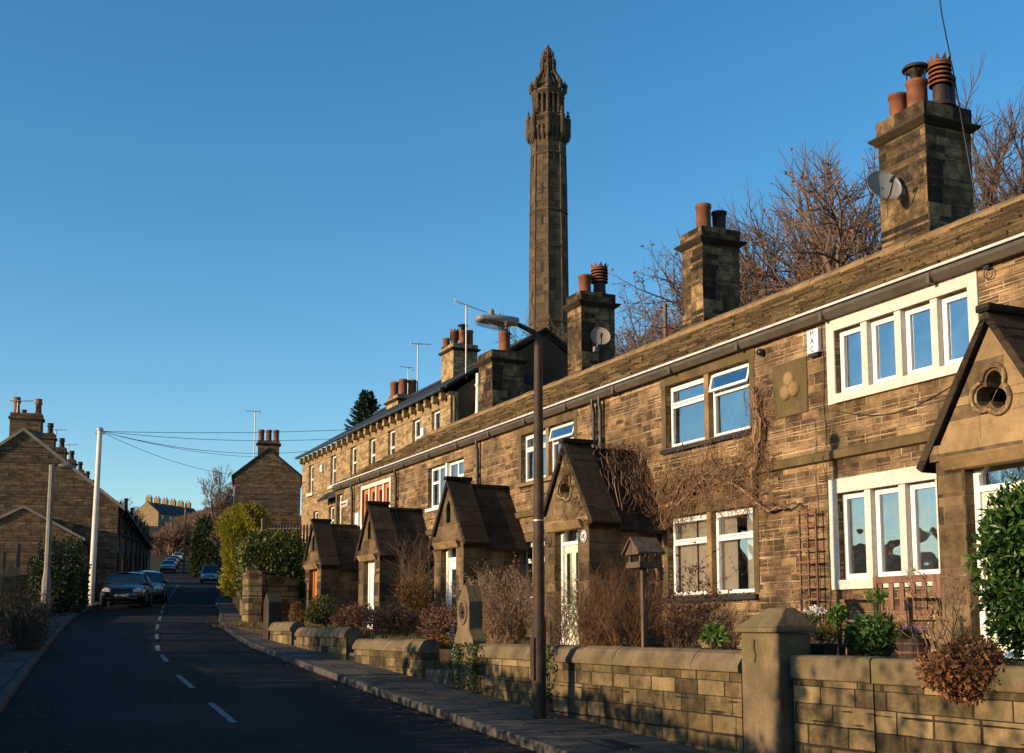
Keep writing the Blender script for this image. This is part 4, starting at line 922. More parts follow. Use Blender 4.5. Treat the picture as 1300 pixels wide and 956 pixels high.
# retaining wall under the hedges
def line_wall(name, pts, th, zts, label, mat, cat='wall', group=None, zb=None):
    t = thing(name, (pts[0][0], pts[0][1], base(pts[0][1])), label, cat, group); w = MB()
    for (a, b), za, zb_ in zip(zip(pts, pts[1:]), zts, zts[1:]):
        A = Vector((*a,0)); B = Vector((*b,0)); n = Vector((-(B-A).y, (B-A).x, 0)).normalized()*(-th)
        p = [A, A+n, B+n, B]
        if (A+n-A).cross(B-A).z < 0: p = [A, B, B+n, A+n]; tops = [za, zb_, zb_, za]
        else: tops = [za, za, zb_, zb_]
        w.hexa([Vector((q.x,q.y,base(q.y)-.5)) for q in p]+[Vector((q.x,q.y,z)) for q, z in zip(p, tops)])
    w.build('wall_body', mat, t, bev=.02); return t
line_wall('retaining_wall', [(9.5,35.7),(7.9,35.3),(8.9,40.5),(10.1,47),(12.7,60.5)], .4, [1.4,1.55,2.0,2.2,2.7], 'rough dark retaining wall holding up the variegated hedge and golden conifer', M['lowwall'])
line_wall('retaining_wall', [(12.8,61),(18.6,85.5),(25.6,112)], .4, [2.6,3.6,5.0], 'farther dark retaining wall beside the parked silver car', M['lowwall'])
# left boundary: low wall with rough vegetation
line_wall('roadside_wall', [(-3.2,-4),(-1.9,8),(-.6,18),(.4,25),(1.35,33),(2.0,38),(3.0,45)], .4, [-.9,-.5,.05,.15,.25,.5,.95], 'dark dry-stone roadside wall at the lower left', M['leftwall'])
for n_, (x, y, z) in []: pass
# ------------------------------------------------------------------ vegetation
def rv(q): 
    while True:
        v = Vector((q.uniform(-1,1), q.uniform(-1,1), q.uniform(-1,1)))
        if .05 < v.length < 1: return v.normalized()
def leaf_cloud(mb, c, r, n, L, W, q, lumps=9, shell=.55, up=.2, flat=0, m=0):
    c = Vector(c); blobs = []
    for i in range(lumps):
        d = rv(q); blobs.append((Vector((d.x*r[0]*.55, d.y*r[1]*.55, d.z*r[2]*.55)), q.uniform(.4,.62)))
    blobs.append((Vector((0,0,0)), .75))
    for i in range(n):
        b, k = blobs[q.randrange(len(blobs))]; d = rv(q); s = k*(shell+(1-shell)*q.random())*q.uniform(.85,1.12)
        p = c+b+Vector((d.x*r[0]*s, d.y*r[1]*s, d.z*r[2]*s))
        dd = (d*.6+rv(q)*.8+Vector((0,0,up))).normalized(); nn = (d+rv(q)*.7).normalized(); ll = L*q.uniform(.6,1.3)
        mb.leaf(p, dd, nn, ll, W*q.uniform(.7,1.2)*ll/L, m)
def shrub(name, c, r, n, L, W, mat, label, cat, q, stems=7, group=None, smat='bark', lumps=9, ground=None, shell=.55):
    z0 = c[2]-r[2] if ground is None else ground
    t = thing(name, (c[0],c[1],z0), label, cat, group)
    m = MB(); leaf_cloud(m, c, r, n, L, W, q, lumps, shell); m.build('foliage', M[mat], t)
    s = MB()
    for i in range(stems):
        d = rv(q); e = Vector((c[0]+d.x*r[0]*.6, c[1]+d.y*r[1]*.6, c[2]+abs(d.z)*r[2]*.5)); a = Vector((c[0]+q.uniform(-.1,.1)*r[0], c[1]+q.uniform(-.1,.1)*r[1], z0-.05))
        s.path([a, a.lerp(e,.5)+rv(q)*.1*r[2], e], [.02+.012*r[2],.014+.008*r[2],.005], 5)
    s.build('stems', M[smat], t); return t
def hedge(name, pts, hw, hh, n, L, W, mat, label, q, cat='hedge', group=None, zoff=0, jag=.25):
    """a run of hedge: leaves over a rounded box section following points (x,y,zbase)"""
    t = thing(name, pts[0], label, cat, group); m = MB(); core = MB(); segs = list(zip(pts, pts[1:])); tot = sum((Vector(b)-Vector(a)).length for a, b in segs)
    for a, b in segs:
        A, B = Vector(a), Vector(b); d = (B-A).normalized(); sd = Vector((d.y,-d.x,0)); l = (B-A).length
        for E_, sg in ((A,-1),(B,1)):
            for i in range(int(n*.16)):
                e_ = sd*q.uniform(-1,1)*hw*.95; z_ = q.uniform(0,hh*.98)*(1-.12*abs(e_.length/hw)); pp_ = E_+e_+d*sg*(.1+.22*cos(1.5*e_.length/hw)*(1-(z_/hh)**3)*q.uniform(.6,1.1))+Vector((0,0,z_))
                m.leaf(pp_, (d*sg*.5+rv(q)).normalized(), (d*sg+rv(q)*.6).normalized(), L*q.uniform(.6,1.3), W*q.uniform(.7,1.3))
        for i in range(int(n*l/tot)):
            s = q.random(); an = q.uniform(-.15,1.15)*pi; bump_ = 1+jag*(math.sin(s*l*1.7+a[0])*.5+math.sin(s*l*4.1)*.3+q.uniform(-.4,.4))
            nn = sd*cos(an)+Vector((0,0,1))*sin(an); ca = cos(an); sa = sin(an)
            px = (abs(ca)**.6)*(1 if ca > 0 else -1)*hw*(.85+.15*bump_); pz = hh*.5+(abs(sa)**.6)*hh*.5*bump_*(1 if sa > 0 else 0)-(0 if sa > 0 else q.random()*hh*.5)
            if abs(ca) > .6: pz = q.uniform(0,1)**.8*hh*.85
            p = A.lerp(B, s)+sd*px+Vector((0,0,pz)); m.leaf(p-nn*q.uniform(0,.12), (nn*.4+rv(q)).normalized(), (nn+rv(q)*.6).normalized(), L*q.uniform(.6,1.3), W*q.uniform(.7,1.3))
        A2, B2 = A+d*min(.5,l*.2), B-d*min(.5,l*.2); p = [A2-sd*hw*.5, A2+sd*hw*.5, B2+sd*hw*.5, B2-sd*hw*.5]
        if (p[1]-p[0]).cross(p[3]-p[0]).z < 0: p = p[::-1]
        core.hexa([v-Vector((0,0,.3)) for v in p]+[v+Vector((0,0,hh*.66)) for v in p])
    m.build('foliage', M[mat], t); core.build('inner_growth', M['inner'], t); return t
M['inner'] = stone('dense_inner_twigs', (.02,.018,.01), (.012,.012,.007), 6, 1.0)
def twiggy(mb, base_, h, spread, n, q, r=.008, curve=.3, sub=3, up=1.0, leafmb=None, leafp=0, LL=.04, m=0):
    for i in range(n):
        a = q.uniform(0,2*pi); d = Vector((cos(a)*spread*q.uniform(.1,1), sin(a)*spread*q.uniform(.1,1), h*q.uniform(.6,1.1)*up))
        b = Vector(base_)+Vector((q.uniform(-.3,.3)*spread, q.uniform(-.3,.3)*spread, 0)); pts = [b]
        for k in range(1, 5): pts.append(b+d*(k/4)+Vector((q.uniform(-1,1), q.uniform(-1,1), q.uniform(-.5,.5)))*curve*.12*h)
        mb.path(pts, [r,r*.85,r*.7,r*.5,r*.25], 4, m, cap=False)
        for j in range(sub):
            k = q.randrange(1, 4); e = pts[k]+(pts[k+1]-pts[k])*q.random(); dd = (d.normalized()+rv(q)*.9).normalized()*h*q.uniform(.12,.32)
            e2 = e+dd; mb.path([e, e+dd*.5+rv(q)*.02*h, e2], [r*.55,r*.4,r*.2], 3, m, cap=False)
            if leafmb is not None:
                for _ in range(leafp): leafmb.leaf(e.lerp(e2, q.random()), rv(q), rv(q), LL*q.uniform(.6,1.3), LL*.6)
def bare_tree(seed, h, r0, lv=5, spread=.55, leaves=0, n0=5, droop=0, thin=1.08, rmin=.0045):
    q = random.Random(seed); tr = MB(); cr = MB(); lf = MB(); cnt = [0]
    def grow(p, d, L, r, k):
        pts = [p]; nseg = 3 if k < lv else 2; dd = d.copy()
        for i in range(nseg):
            dd = (dd+rv(q)*(.05 if k == 0 else .22)+Vector((0,0,.045))).normalized(); pts.append(pts[-1]+dd*L/nseg)
        r = max(r, rmin); rs = [max(rmin*.7, r*(1-.4*i/nseg)) for i in range(nseg+1)]
        tgt = tr if k == 0 else cr
        tgt.path(pts, rs, 7 if k == 0 else (5 if k < 2 else 3), 0, True, cap=False)
        cnt[0] += 1
        if k >= lv:
            if leaves:
                for _ in range(leaves):
                    if q.random() < .25: lf.leaf(pts[q.randrange(1,len(pts))], rv(q), rv(q), .10, .07)
            return
        nb = (n0 if k == 0 else 5 if k == lv-1 else 4)
        for i in range(nb):
            f = (.35+.65*(i+q.random())/nb) if k > 0 else (.3+.7*(i+q.random())/nb)
            idx = min(int(f*nseg), nseg-1); b = pts[idx].lerp(pts[idx+1], f*nseg-idx)
            s = rv(q); s = (s-dd*s.dot(dd)); s = s.normalized() if s.length > .01 else Vector((1,0,0))
            nd = (dd*(1-spread*.6)+s*spread*q.uniform(.7,1.3)).normalized()
            grow(b, nd, L*q.uniform(.5,.72), rs[idx]*.6*thin, k+1)
        grow(pts[-1], dd, L*.62, rs[-1]*.85, k+1)
    grow(Vector((0,0,-.3)), Vector((0,0,1)), h*.36, r0, 0)
    zz = sorted(v[2] for v in cr.v); k_ = h/zz[int(len(zz)*.995)]
    for mb in (tr, cr, lf): mb.v = [(x*k_, y*k_, z*k_) for x, y, z in mb.v]
    return tr, cr, lf
TREES = {}
def put_tree(key, loc, rz, sc, label, cat='tree', group=None, name='bare_tree', mats=('bark','twig')):
    if key not in TREES:
        tr, cr, lf = bare_tree(*key[0], **dict(key[1]))
        t = thing(name, (0,0,0), label, cat, group); a = tr.build('trunk', M[mats[0]], t); b = cr.build('crown', M[mats[1]], t)
        if lf.v: lf.build('dead_leaves', M['fewleaf'], b)
        TREES[key] = t; o = t
    else: o = copy_tree(TREES[key])
    o.location = loc; o.rotation_euler = (0,0,rz); o.scale = (sc,sc,sc); tag(o, label, cat, group); return o
T1 = ((11, 10, .24, 5, .6), (('leaves', 1),)); T2 = ((23, 10, .23, 5, .58), (('leaves', 1), ('n0', 6))); T3 = ((38, 10, .19, 5, .46), (('n0', 6),)); T5 = ((61, 10, .2, 4, .6), (('rmin', .035), ('n0', 6))); T6 = ((72, 10, .2, 5, .45), (('rmin', .013), ('n0', 5))); T4 = ((51, 9, .18, 5, .7), (('n0', 6), ('leaves', 1)))
def at_px(px, X):
    p = UX(px, 500, X); return p.x, p.y
def tree_at(key, px, X, top_py, label, rz=0, name='bare_tree', group='bare winter trees behind the terrace', mats=('bark','twig')):
    x, y = at_px(px, X); zt = UX(px, top_py, X).z; z0 = gz(x, y); H = zt-z0
    nominal = {T1: 10, T2: 10, T3: 10, T4: 9, T5: 10, T6: 10}[key]
    return put_tree(key, (x,y,z0), rz, H/nominal, label, 'tree', group, name, mats)
g_ = 'bare winter trees behind the terrace'
tree_at(T3, 1290, 19.5, 150, 'tall fine-branched bare tree right of the biggest chimney', 0)
tree_at(T3, 1065, 27, 190, 'slender bare tree rising left of the biggest chimney', 4)
tree_at(T1, 1125, 23, 215, 'bare tree just left of the biggest chimney', 1)
tree_at(T2, 1040, 25, 235, 'brown-leaved bare tree between the two right-hand chimneys', 2)
tree_at(T1, 985, 26, 300, 'bare tree right beside the second chimney', 4)
tree_at(T2, 960, 28, 330, 'smaller bare tree close behind the second chimney', 5)
tree_at(T4, 1010, 22, 345, 'low brown bare tree above the cottage ridge', 3)
tree_at(T4, 860, 30, 395, 'bare tree behind the thin wooden pole', 1.4)
tree_at(T1, 885, 36, 375, 'bare tree hidden partly by the second chimney', 2.4)
tree_at(T2, 820, 34, 405, 'low bare tree to the left of the thin wooden pole', 3.3)
tree_at(T4, 798, 40, 385, 'bare tree just right of the dish chimney', 4.2)
# far bare trees by the street
tree_at(T6, 286, 19.5, 598, 'bare tree leaning over the street left of the lone gable house', 1, group='bare trees up the street')
for i, (px, Y, tp) in enumerate([(150,130,648),(160,150,640),(172,140,652),(142,170,640)]):
    p = UY(px, tp, Y); z0 = gz(p.x, p.y)
    put_tree([T5,T6,T5,T6][i], (p.x,Y,z0), i*1.3, (p.z-z0)/9.7, ['bare tree immediately right of the left terrace roofs','rounded bare tree behind the left terrace roofs','bare tree next to the far sunlit gable','bare tree rising farthest left over the left terrace eaves'][i], 'tree', 'bare trees up the street')
# wooded hillside as one mass
WT = [(176,694),(185,688),(205,676),(221,662),(242,652),(263,647),(291,630),(325,606)]
def wood_top(px, d_):
    for (a, ya), (b, yb) in zip(WT, WT[1:]):
        if px <= b: break
    return UY(px, ya+(yb-ya)*(px-a)/(b-a), d_).z
hw = MB(); q = random.Random(99)
protos = []
for s_ in range(3):
    tr, cr, lf = bare_tree(60+s_, 9, .2, 3, .6, 0, 6, rmin=.05)
    vs = tr.v+cr.v; protos.append((tr, cr))
for i in range(900):
    px = q.uniform(178, 320); dist = q.uniform(140, 400); p = UY(px, 700, dist); x = p.x+q.uniform(-1,1); y = dist
    roadx = lerp_line(RR, y)
    if y < 222 and x < roadx+4: continue
    if y > 392 and px < 250: continue
    s_ = min(q.uniform(.6,1.1), (wood_top(px, y)-gz(x,y))/9.3)
    if s_ < .3: continue
    a = q.uniform(0,6.28); c_, n_ = cos(a)*s_, sin(a)*s_; z0 = gz(x, y)
    for mb in protos[i%3]:
        hw.v_off = len(hw.v); hw.v += [(x+vx*c_-vy*n_, y+vx*n_+vy*c_, z0+vz*s_) for vx,vy,vz in mb.v]
        hw.f += [tuple(k+hw.v_off for k in f) for f in mb.f]; hw.m += mb.m; hw.s += mb.s
tag(hw.build('hillside_wood', M['twigpurple']), 'brown leafless wood covering the far hillside above the street', 'wood', kind='stuff')
ug = MB()
for i in range(24000):
    dist = 135+255*q.random()**.9; px = q.uniform(176, 335); p = UY(px, 700, dist); x, y = p.x, dist
    if y < 222 and x < lerp_line(RR, y)+3: continue
    z0 = gz(x, y)
    if z0+3 > wood_top(px, y): continue
    ug.leaf(Vector((x,y,z0+q.uniform(0,3.4))), rv(q)+Vector((0,0,.8)), rv(q), q.uniform(.9,2.2), .22)
tag(ug.build('hillside_scrub', M['twigpurple']), 'tangled brown scrub filling the slope between the far trees', 'scrub', kind='stuff')
# conifer behind the tall row
q = random.Random(5); p = UX(466, 497, 26); cz0 = p.z-7.5
t = thing('conifer_tree', (p.x, p.y, cz0), 'dark green conical conifer rising behind the tall row roof', 'tree'); m = MB(); tr = MB()
tr.path([(p.x,p.y,cz0-4),(p.x,p.y,p.z-.2)], [.22,.03], 8); tr.build('trunk', M['bark'], t)
for i in range(230):
    f = (i/230)**.9; z = cz0+7.3*f; R = 2.9*(1-f)**.8+.15; a = i*2.4+q.uniform(-.3,.3); e = Vector((cos(a), sin(a), -.12+.35*f)); L = R*q.uniform(.75,1.15)
    b = Vector((p.x,p.y,z))
    for j in range(16):
        s_ = (j+1)/16; c = b+e*L*s_+Vector((0,0,.25*s_*s_))
        for sd in (-1, 1): m.leaf(c, (e+Vector((-e.y,e.x,0))*sd*.9+Vector((0,0,q.uniform(-.3,.3)))), rv(q), .42*(1-.4*s_), .13)
m.build('crown', M['pine'], t)
# golden conifer, variegated hedge, dark hedges
q = random.Random(15); Pg = UX(314, 688, 11.2)
t = thing('golden_conifer', (Pg.x,Pg.y,base(Pg.y)), 'rounded golden-green conifer glowing in the sun above the pavement', 'tree'); m = MB()
for i in range(15000):
    an = q.uniform(0,2*pi); h_ = q.random()**.9; R = 1.0*max(.03, 1-((h_-.58)/(.45 if h_ > .58 else .8))**2)**.5*(1+.2*sin(3*an+6*h_)+.16*sin(5*an+13*h_)+.1*sin(9*an+21*h_)); z = Pg.z-2.3+h_*3.75
    rr = R*(q.uniform(.72,1.03)); d = Vector((cos(an)*.7, sin(an)*.7, .75)); m.leaf(Vector((Pg.x+cos(an)*rr, Pg.y+sin(an)*rr, z)), d+rv(q)*.5, rv(q), q.uniform(.1,.24), .055)
m.build('foliage', M['golden'], t); s = MB(); s.lathe([(.2,Pg.z-2.1),(.5,Pg.z-1.2),(.6,Pg.z+.1),(.3,Pg.z+.8),(0,Pg.z+.9)], (Pg.x,Pg.y,0), 10); s.path([(Pg.x,Pg.y,base(Pg.y)-.2),(Pg.x,Pg.y,Pg.z)], .12, 8); s.build('trunk', M['inner'], t)
hedge('variegated_hedge', [(8.95,36.5,.8),(9.5,39.5,1.0),(10.6,43,1.3)], 1.0, 1.95, 9000, .13, .075, 'varieg', 'sunlit variegated evergreen hedge spilling over the rough retaining wall', q)
hedge('tall_dark_hedge', [(25.4,135,4.9),(27.5,137,4.95),(30.5,140,5.1)], 1.6, 6.3, 9000, .55, .24, 'darkhedge', 'tall dark hedge in shadow behind the silver car', q, jag=.2)
hedge('garden_hedge', [(14.2,64,1.4),(19.6,85,2.4)], 1.1, 2.4, 4500, .25, .14, 'darkhedge', 'lower dark hedge along the wall past the golden conifer', q, jag=.25)
hedge('roadside_hedge', [(3.3,44.2,.35),(4.2,50.6,.7)], .8, 2.3, 5000, .16, .09, 'darkhedge', 'dark bushy hedge at the foot of the pale telegraph pole', q, jag=.4)
# unseen out-of-frame hedges, added to shade the carriageway
for (pts, tops, lb_) in (([(-3.5,-14),(-3.3,-2),(-3.2,8.9)], 1.95, 'added out-of-view hedge shading the road beside the camera'), ([(-3.2,9.4),(-2.1,19)], 1.4, 'added out-of-view hedge shading the road opposite the nearest cottages'), ([(-2.1,19.4),(-1.2,26),(-.3,33),(.5,39)], 1.3, 'added out-of-view hedge shading the road opposite the farther cottages')):
    zb_ = base(pts[0][1]); hedge('added_shade_hedge', [(x, y, base(y)-.1) for x, y in pts], .8, tops-base((pts[0][1]+pts[-1][1])/2)+.1, 9000, .14, .08, 'darkhedge', lb_, q, jag=.10, group='added hedges shading the road')
put_tree(T4, (-7,24,base(24)), 1.1, .62, 'small bare tree added out of view to cast twig shadows', 'tree', 'trees added out of view for their shadows')  # unseen tree, added for faint twig shadows on walls and gardens
# ------------------------------------------------------------------ garden shrubs (right side)
q = random.Random(31)
def onx(px, py, X): return UX(px, py, X)
e = onx(1309, 725, 8.2)
shrub('evergreen_bush', (e.x,e.y,.42), (.5,.42,.78), 8500, .085, .036, 'laurel', 'big glossy evergreen bush in front of the nearest green door', 'bush', q, 10, ground=gar(5), lumps=12)
# dead hydrangea spilling over the wall
t = thing('hydrangea_bush', (7.05, 7.6, gar(7)), 'brown dead-leaved shrub spilling over the wall at the lower right', 'bush'); m = MB(); hc = onx(1216, 858, 6.95)
leaf_cloud(m, (hc.x+.06,hc.y,hc.z+.04), (.36,.47,.27), 7000, .042, .03, q, 10, .5); m.build('dead_leaves', M['deadleaf'], t)
s = MB(); twiggy(s, (hc.x,hc.y,hc.z-.1), .42, .25, 26, q, .004); s.build('stems', M['rust'], t)
t = thing('pruned_shrub', (7.4, 7.85, gar(7)), 'leafless pruned shrub with pale upright stems below the near porch pier', 'bush'); s = MB(); lf = MB(); hc = onx(1200, 812, 7.45)
twiggy(s, (hc.x,hc.y,gar(7)), .82, .42, 20, q, .0075, .5, 4, 1, lf, 1, .03); s.build('stems', M['paletwig'], t); lf.build('leaves', M['deadleaf'], t)  # the small leaf pieces here are buds on bare stems
# bed under the window: green leafy plant, topiary
e = onx(1112, 795, 8.0); shrub('leafy_shrub', (e.x,e.y,-.12), (.28,.34,.22), 1500, .075, .03, 'laurel', 'low dark green leafy shrub in front of the bench', 'bush', q, 6, ground=gar(8))
e = onx(1066, 774, 7.9); t = shrub('topiary_plant', (e.x,e.y,.10), (.12,.13,.11), 600, .04, .025, 'herb', 'small ball-headed topiary plant on an orange stem left of the bench', 'plant', q, 2, ground=gar(9))
s = MB(); s.path([(e.x,e.y,gar(9)-.05),(e.x,e.y+.02,.05)], .018, 8); s.build('trunk', M['terra'], t)
e = onx(1112, 757, 8.9); shrub('leafy_shrub', (e.x,e.y,e.z), (.1,.14,.07), 200, .04, .025, 'herb', 'bright green sprig poking up before the bench seat', 'plant', q, 4, ground=gar(9))
for i, (px, py, X, L_) in enumerate([(1036,776,7.9,'white winter flowers beside the trellis foot'),(1052,800,7.6,'white and gold flecked plants at the bed edge')]):
    e = onx(px, py, X); t = thing('flower_clump', (e.x,e.y,gar(9)), L_, 'flowers'); m = MB(); leaf_cloud(m, (e.x,e.y,e.z), (.1,.14,.06), 130, .03, .025, q, 4); m.build('petals', M['white_petal'] if i == 0 else M['yellow_petal'], t); m = MB(); leaf_cloud(m, (e.x,e.y,e.z-.06), (.13,.2,.08), 300, .04, .015, q, 4); m.build('leaves', M['ivy'], t)
# low bed planting: scattered clumps
bed = MB()
for i in range(5200):
    y = q.uniform(9.9, 15.9); x = q.uniform(7.22, 8.3); z = gar(y); bed.leaf(Vector((x,y,z)), Vector((q.uniform(-.4,.4),q.uniform(-.4,.4),1)), rv(q), q.uniform(.04,.13), .01)
for i in range(3800):
    y = q.uniform(7.3, 9.9); x = q.uniform(7.22, 8.6); z = gar(y); bed.leaf(Vector((x,y,z)), Vector((q.uniform(-.6,.6),q.uniform(-.6,.6),1)), rv(q), q.uniform(.03,.10), .014)
for i in range(7000):
    y = q.uniform(18.5, 36); x = q.uniform(7.22, 9.3); z = gar(y); bed.leaf(Vector((x,y,z)), Vector((q.uniform(-.6,.6),q.uniform(-.6,.6),1)), rv(q), q.uniform(.04,.16), .02)
tag(bed.build('bed_grass', M['grass']), 'tufts of winter grass and ground cover in the front gardens', 'ground cover', kind='stuff')
# big twiggy shrubs
def twig_shrub(px, py, X, h, sp, n, mat, label, lm=None, lp=0, sub=4, r=.0045, LL=.035, name='twiggy_shrub'):
    e = onx(px, py, X); t = thing(name, (e.x,e.y,gar(e.y)), label, 'bush'); s = MB(); lf = MB()
    twiggy(s, (e.x,e.y,gar(e.y)-.05), h, sp, n, q, r, 1.0, sub+2, 1, lf if lm else None, lp, LL); s.build('stems', M[mat], t)
    if lm: lf.build('leaves', M[lm], t)
    return t
twig_shrub(640, 800, 7.9, 1.15, .75, 150, 'paletwig', 'pale budded leafless shrub left of the street lamp', 'paletwig', 4, 5, .005, .03)
twig_shrub(705, 800, 7.6, 1.0, .6, 70, 'twig', 'sparse dark shrub right behind the street lamp', 'deadleaf', 1)
twig_shrub(760, 800, 8.0, 1.1, .75, 190, 'rust', 'dense rust-coloured twiggy shrub left of the bird table', None, 0, 5)
twig_shrub(800, 800, 7.8, .95, .55, 110, 'rust', 'rust-coloured twiggy shrub at the foot of the bird table', None, 0, 5)
twig_shrub(865, 800, 9.5, .75, .55, 110, 'rust', 'brown twiggy growth beneath the left ground-floor window', None, 0, 4)
twig_shrub(915, 800, 9.3, .7, .5, 90, 'twig', 'dark twiggy growth beneath the right half of the ground-floor window', None, 0, 4)
twig_shrub(870, 790, 8.9, 1.25, .6, 30, 'twig', 'tall spindly shrub whose dark leaves cross the ground-floor window', 'heather', 5, 5, .005, .05)
e = onx(905, 812, 7.4); shrub('leafy_plant', (e.x,e.y,e.z+.02), (.1,.16,.12), 160, .09, .03, 'herb', 'bright green leafy plant just behind the long mossy wall', 'plant', q, 3, ground=gar(10))
# far garden shrubs
def fshrub(px, py, X, r, n, L, W, mat, label, lumps=9, cat='bush', name='garden_shrub', shell=.55):
    e = onx(px, py, X); return shrub(name, (e.x,e.y,e.z), r, n, L, W, mat, label, cat, q, 6, lumps=lumps, ground=gar(e.y), shell=shell)
fshrub(411, 773, 8.2, (.42,.45,.42), 3000, .06, .035, 'box', 'olive-green clipped round bush on the far garden wall', 1, name='clipped_bush', shell=.85)
fshrub(378, 781, 8.0, (.28,.32,.30), 1500, .05, .03, 'orangebush', 'small orange-brown clipped round bush beside the green one', 1, name='clipped_bush', shell=.85)
fshrub(452, 786, 8.1, (.5,1.0,.33), 2600, .07, .035, 'heather', 'low red-brown heathery bush behind the far garden wall')
fshrub(500, 786, 8.2, (.55,1.0,.34), 2800, .07, .035, 'heather', 'spreading red-brown bush in front of the plain white door')
fshrub(526, 752, 9.0, (.4,.6,.42), 1600, .09, .03, 'orangebush', 'orange-tinted feathery bush beside the white-doored porch')
fshrub(560, 790, 7.9, (.45,.8,.3), 1800, .07, .03, 'heather', 'dark trailing bush left of the carved gate pier')
fshrub(545, 812, 7.35, (.15,.7,.1), 700, .05, .03, 'orangebush', 'low orange ground-hugging plant on the wall by the carved pier')
t = thing('climbing_shrub', (10.6,27.3,gar(27)), 'leafless shrub trained up the dark porch side wall', 'bush'); s = MB(); twiggy(s, (10.3,27.9,gar(27)), 2.1, .7, 60, q, .008, .6, 6); s.build('stems', M['twig'], t)
# ivy on the carved pier and wall
def ivy(y0, y1, z0, z1, x, n, label):
    t = thing('ivy_patch', (x,(y0+y1)/2,z0), label, 'ivy'); m = MB()
    for i in range(n):
        yy = q.gauss((y0+y1)/2, (y1-y0)/4); zz = z0+(z1-z0)*(1-q.random()**1.4); m.leaf(Vector((x-q.uniform(.01,.07),yy,zz)), Vector((-.4,q.uniform(-1,1),q.uniform(-1,.3))), Vector((-1,0,0))+rv(q)*.5, .05*q.uniform(.6,1.3), .045)
    m.build('leaves', M['ivy'], t); s = MB(); s.path([(x-.01,(y0+y1)/2,z0-.3),(x-.015,(y0+y1)/2+.05,(z0+z1)/2),(x-.01,(y0+y1)/2-.04,z1)], [.012,.01,.004], 5); s.build('stems', M['bark'], t)
ivy(15.95, 16.4, -1.0, -.25, 6.88, 330, 'ivy clump on the wall next to the carved pier')
ivy(16.65, 17.0, -1.0, -.25, 6.92, 220, 'ivy climbing the foot of the carved gate pier')
ivy(13.6, 14.0, -.9, -.2, 6.88, 160, 'thin strand of ivy on the mossy wall right behind the lamp')
# vine on cottage 2 wall and porch roof
def vine():
    t = thing('climbing_creeper', (10.8,17.9,gar(17)), 'leafless creeper tangled over the cottage wall around the ground-floor window', 'creeper')
    st = MB(); tw_ = MB(); q = random.Random(77)
    mains = [[(18.0,-.3),(18.0,.6),(17.85,1.3),(17.9,2.0),(17.4,2.5),(16.8,2.35)], [(18.1,-.3),(18.15,.9),(18.0,1.7),(17.6,2.0),(17.0,2.02),(16.3,2.35),(15.7,2.2),(15.2,2.05),(14.8,1.72),(14.3,1.68),(13.95,1.78)],
             [(17.95,0),(18.1,1.2),(17.8,1.9),(17.2,2.15),(16.6,2.5),(15.9,2.35),(15.3,2.2)], [(15.05,2.05),(14.95,2.6),(14.9,3.2),(15.0,3.7)], [(14.95,2.3),(14.8,2.9),(14.85,3.5)],[(18.1,1.9),(18.4,2.5),(18.2,3.1)],[(17.9,1.5),(17.75,.8),(17.9,-.3)]]
    nodes = []
    for mp in mains:
        pts = []
        for (a, b), (c, d) in zip(mp, mp[1:]):
            for k in range(6):
                f = k/6; pts.append(Vector((10.93-q.uniform(0,.06), a+(c-a)*f+q.uniform(-.04,.04), b+(d-b)*f+q.uniform(-.04,.04))))
        n = len(pts); st.path(pts, [.032*(1-.7*i/n)+.004 for i in range(n)], 6, cap=False); nodes += pts
        st.path([p+Vector((-.02,q.uniform(-.05,.05),q.uniform(-.04,.05))) for p in pts], .014, 5, cap=False)
    def region(y, z): return (14.5 < y < 18.9 and 1.6 < z < 3.0) or (17.7 < y < 18.6 and -.3 < z < 3.4) or (14.45 < y < 15.15 and 1.6 < z < 3.6)
    for i in range(1500):
        p = nodes[q.randrange(len(nodes))].copy(); a = q.uniform(0,2*pi); pts = [p]; L = q.uniform(.06,.13)
        for k in range(q.randint(3,7)):
            a += q.uniform(-.9,.9); nx = pts[-1]+Vector((q.uniform(-.02,.015), cos(a)*L, sin(a)*L-.01)); nx.x = min(10.97, max(10.75, nx.x))
            if not region(nx.y, nx.z): break
            pts.append(nx)
        if len(pts) > 2: tw_.path(pts, [.0055*(1-.6*k/len(pts)) for k in range(len(pts))], 3, cap=False); nodes.append(pts[-1]) if q.random() < .4 else None
    st.build('main_stems', M['vine'], t); tw_.build('twigs', M['vinerust'], t)
    # over the porch roof slope facing the camera
    rf_ = MB(); sl_ = (3.06-1.72)/.93
    def PR(x, s): y = 18.62-.93*s; z = 3.06-s*1.34; return Vector((x, y-.10, z+.1))
    for i in range(190):
        x = q.uniform(10.15,10.95); s_ = q.random()**1.3*.9; 
        if x < 10.4 and s_ > .45: continue
        pts = [PR(x, s_)]
        a = q.uniform(0,2*pi)
        for k in range(5):
            a += q.uniform(-.8,.8); x = min(10.97, max(10.0, x+cos(a)*.07)); s_ = min(1.0, max(0.02, s_+.05+sin(a)*.05)); pts.append(PR(x, s_)+Vector((0,0,q.uniform(0,.10))))
        rf_.path(pts, [.006]*6, 3, cap=False)
    for i in range(14):
        x = q.uniform(10.2,10.9); s_ = q.uniform(.1,.5); rf_.path([PR(x,s_), PR(x-.1,s_+.2)+Vector((0,0,.05)), PR(x+q.uniform(-.2,.2),min(1,s_+.45))], [.012,.01,.004], 4, cap=False)
    # front rake of porch
    for i in range(90):
        s_ = q.random(); c = Vector((9.52, 18.62-.93*s_*.9+q.uniform(-.12,.06), 3.0-s_*1.3-q.uniform(0,.2))); rf_.path([c, c+rv(q)*.08, c+rv(q)*.15], [.005,.004,.002], 3, cap=False)
    rf_.build('twigs', M['vinerust'], t)
vine()
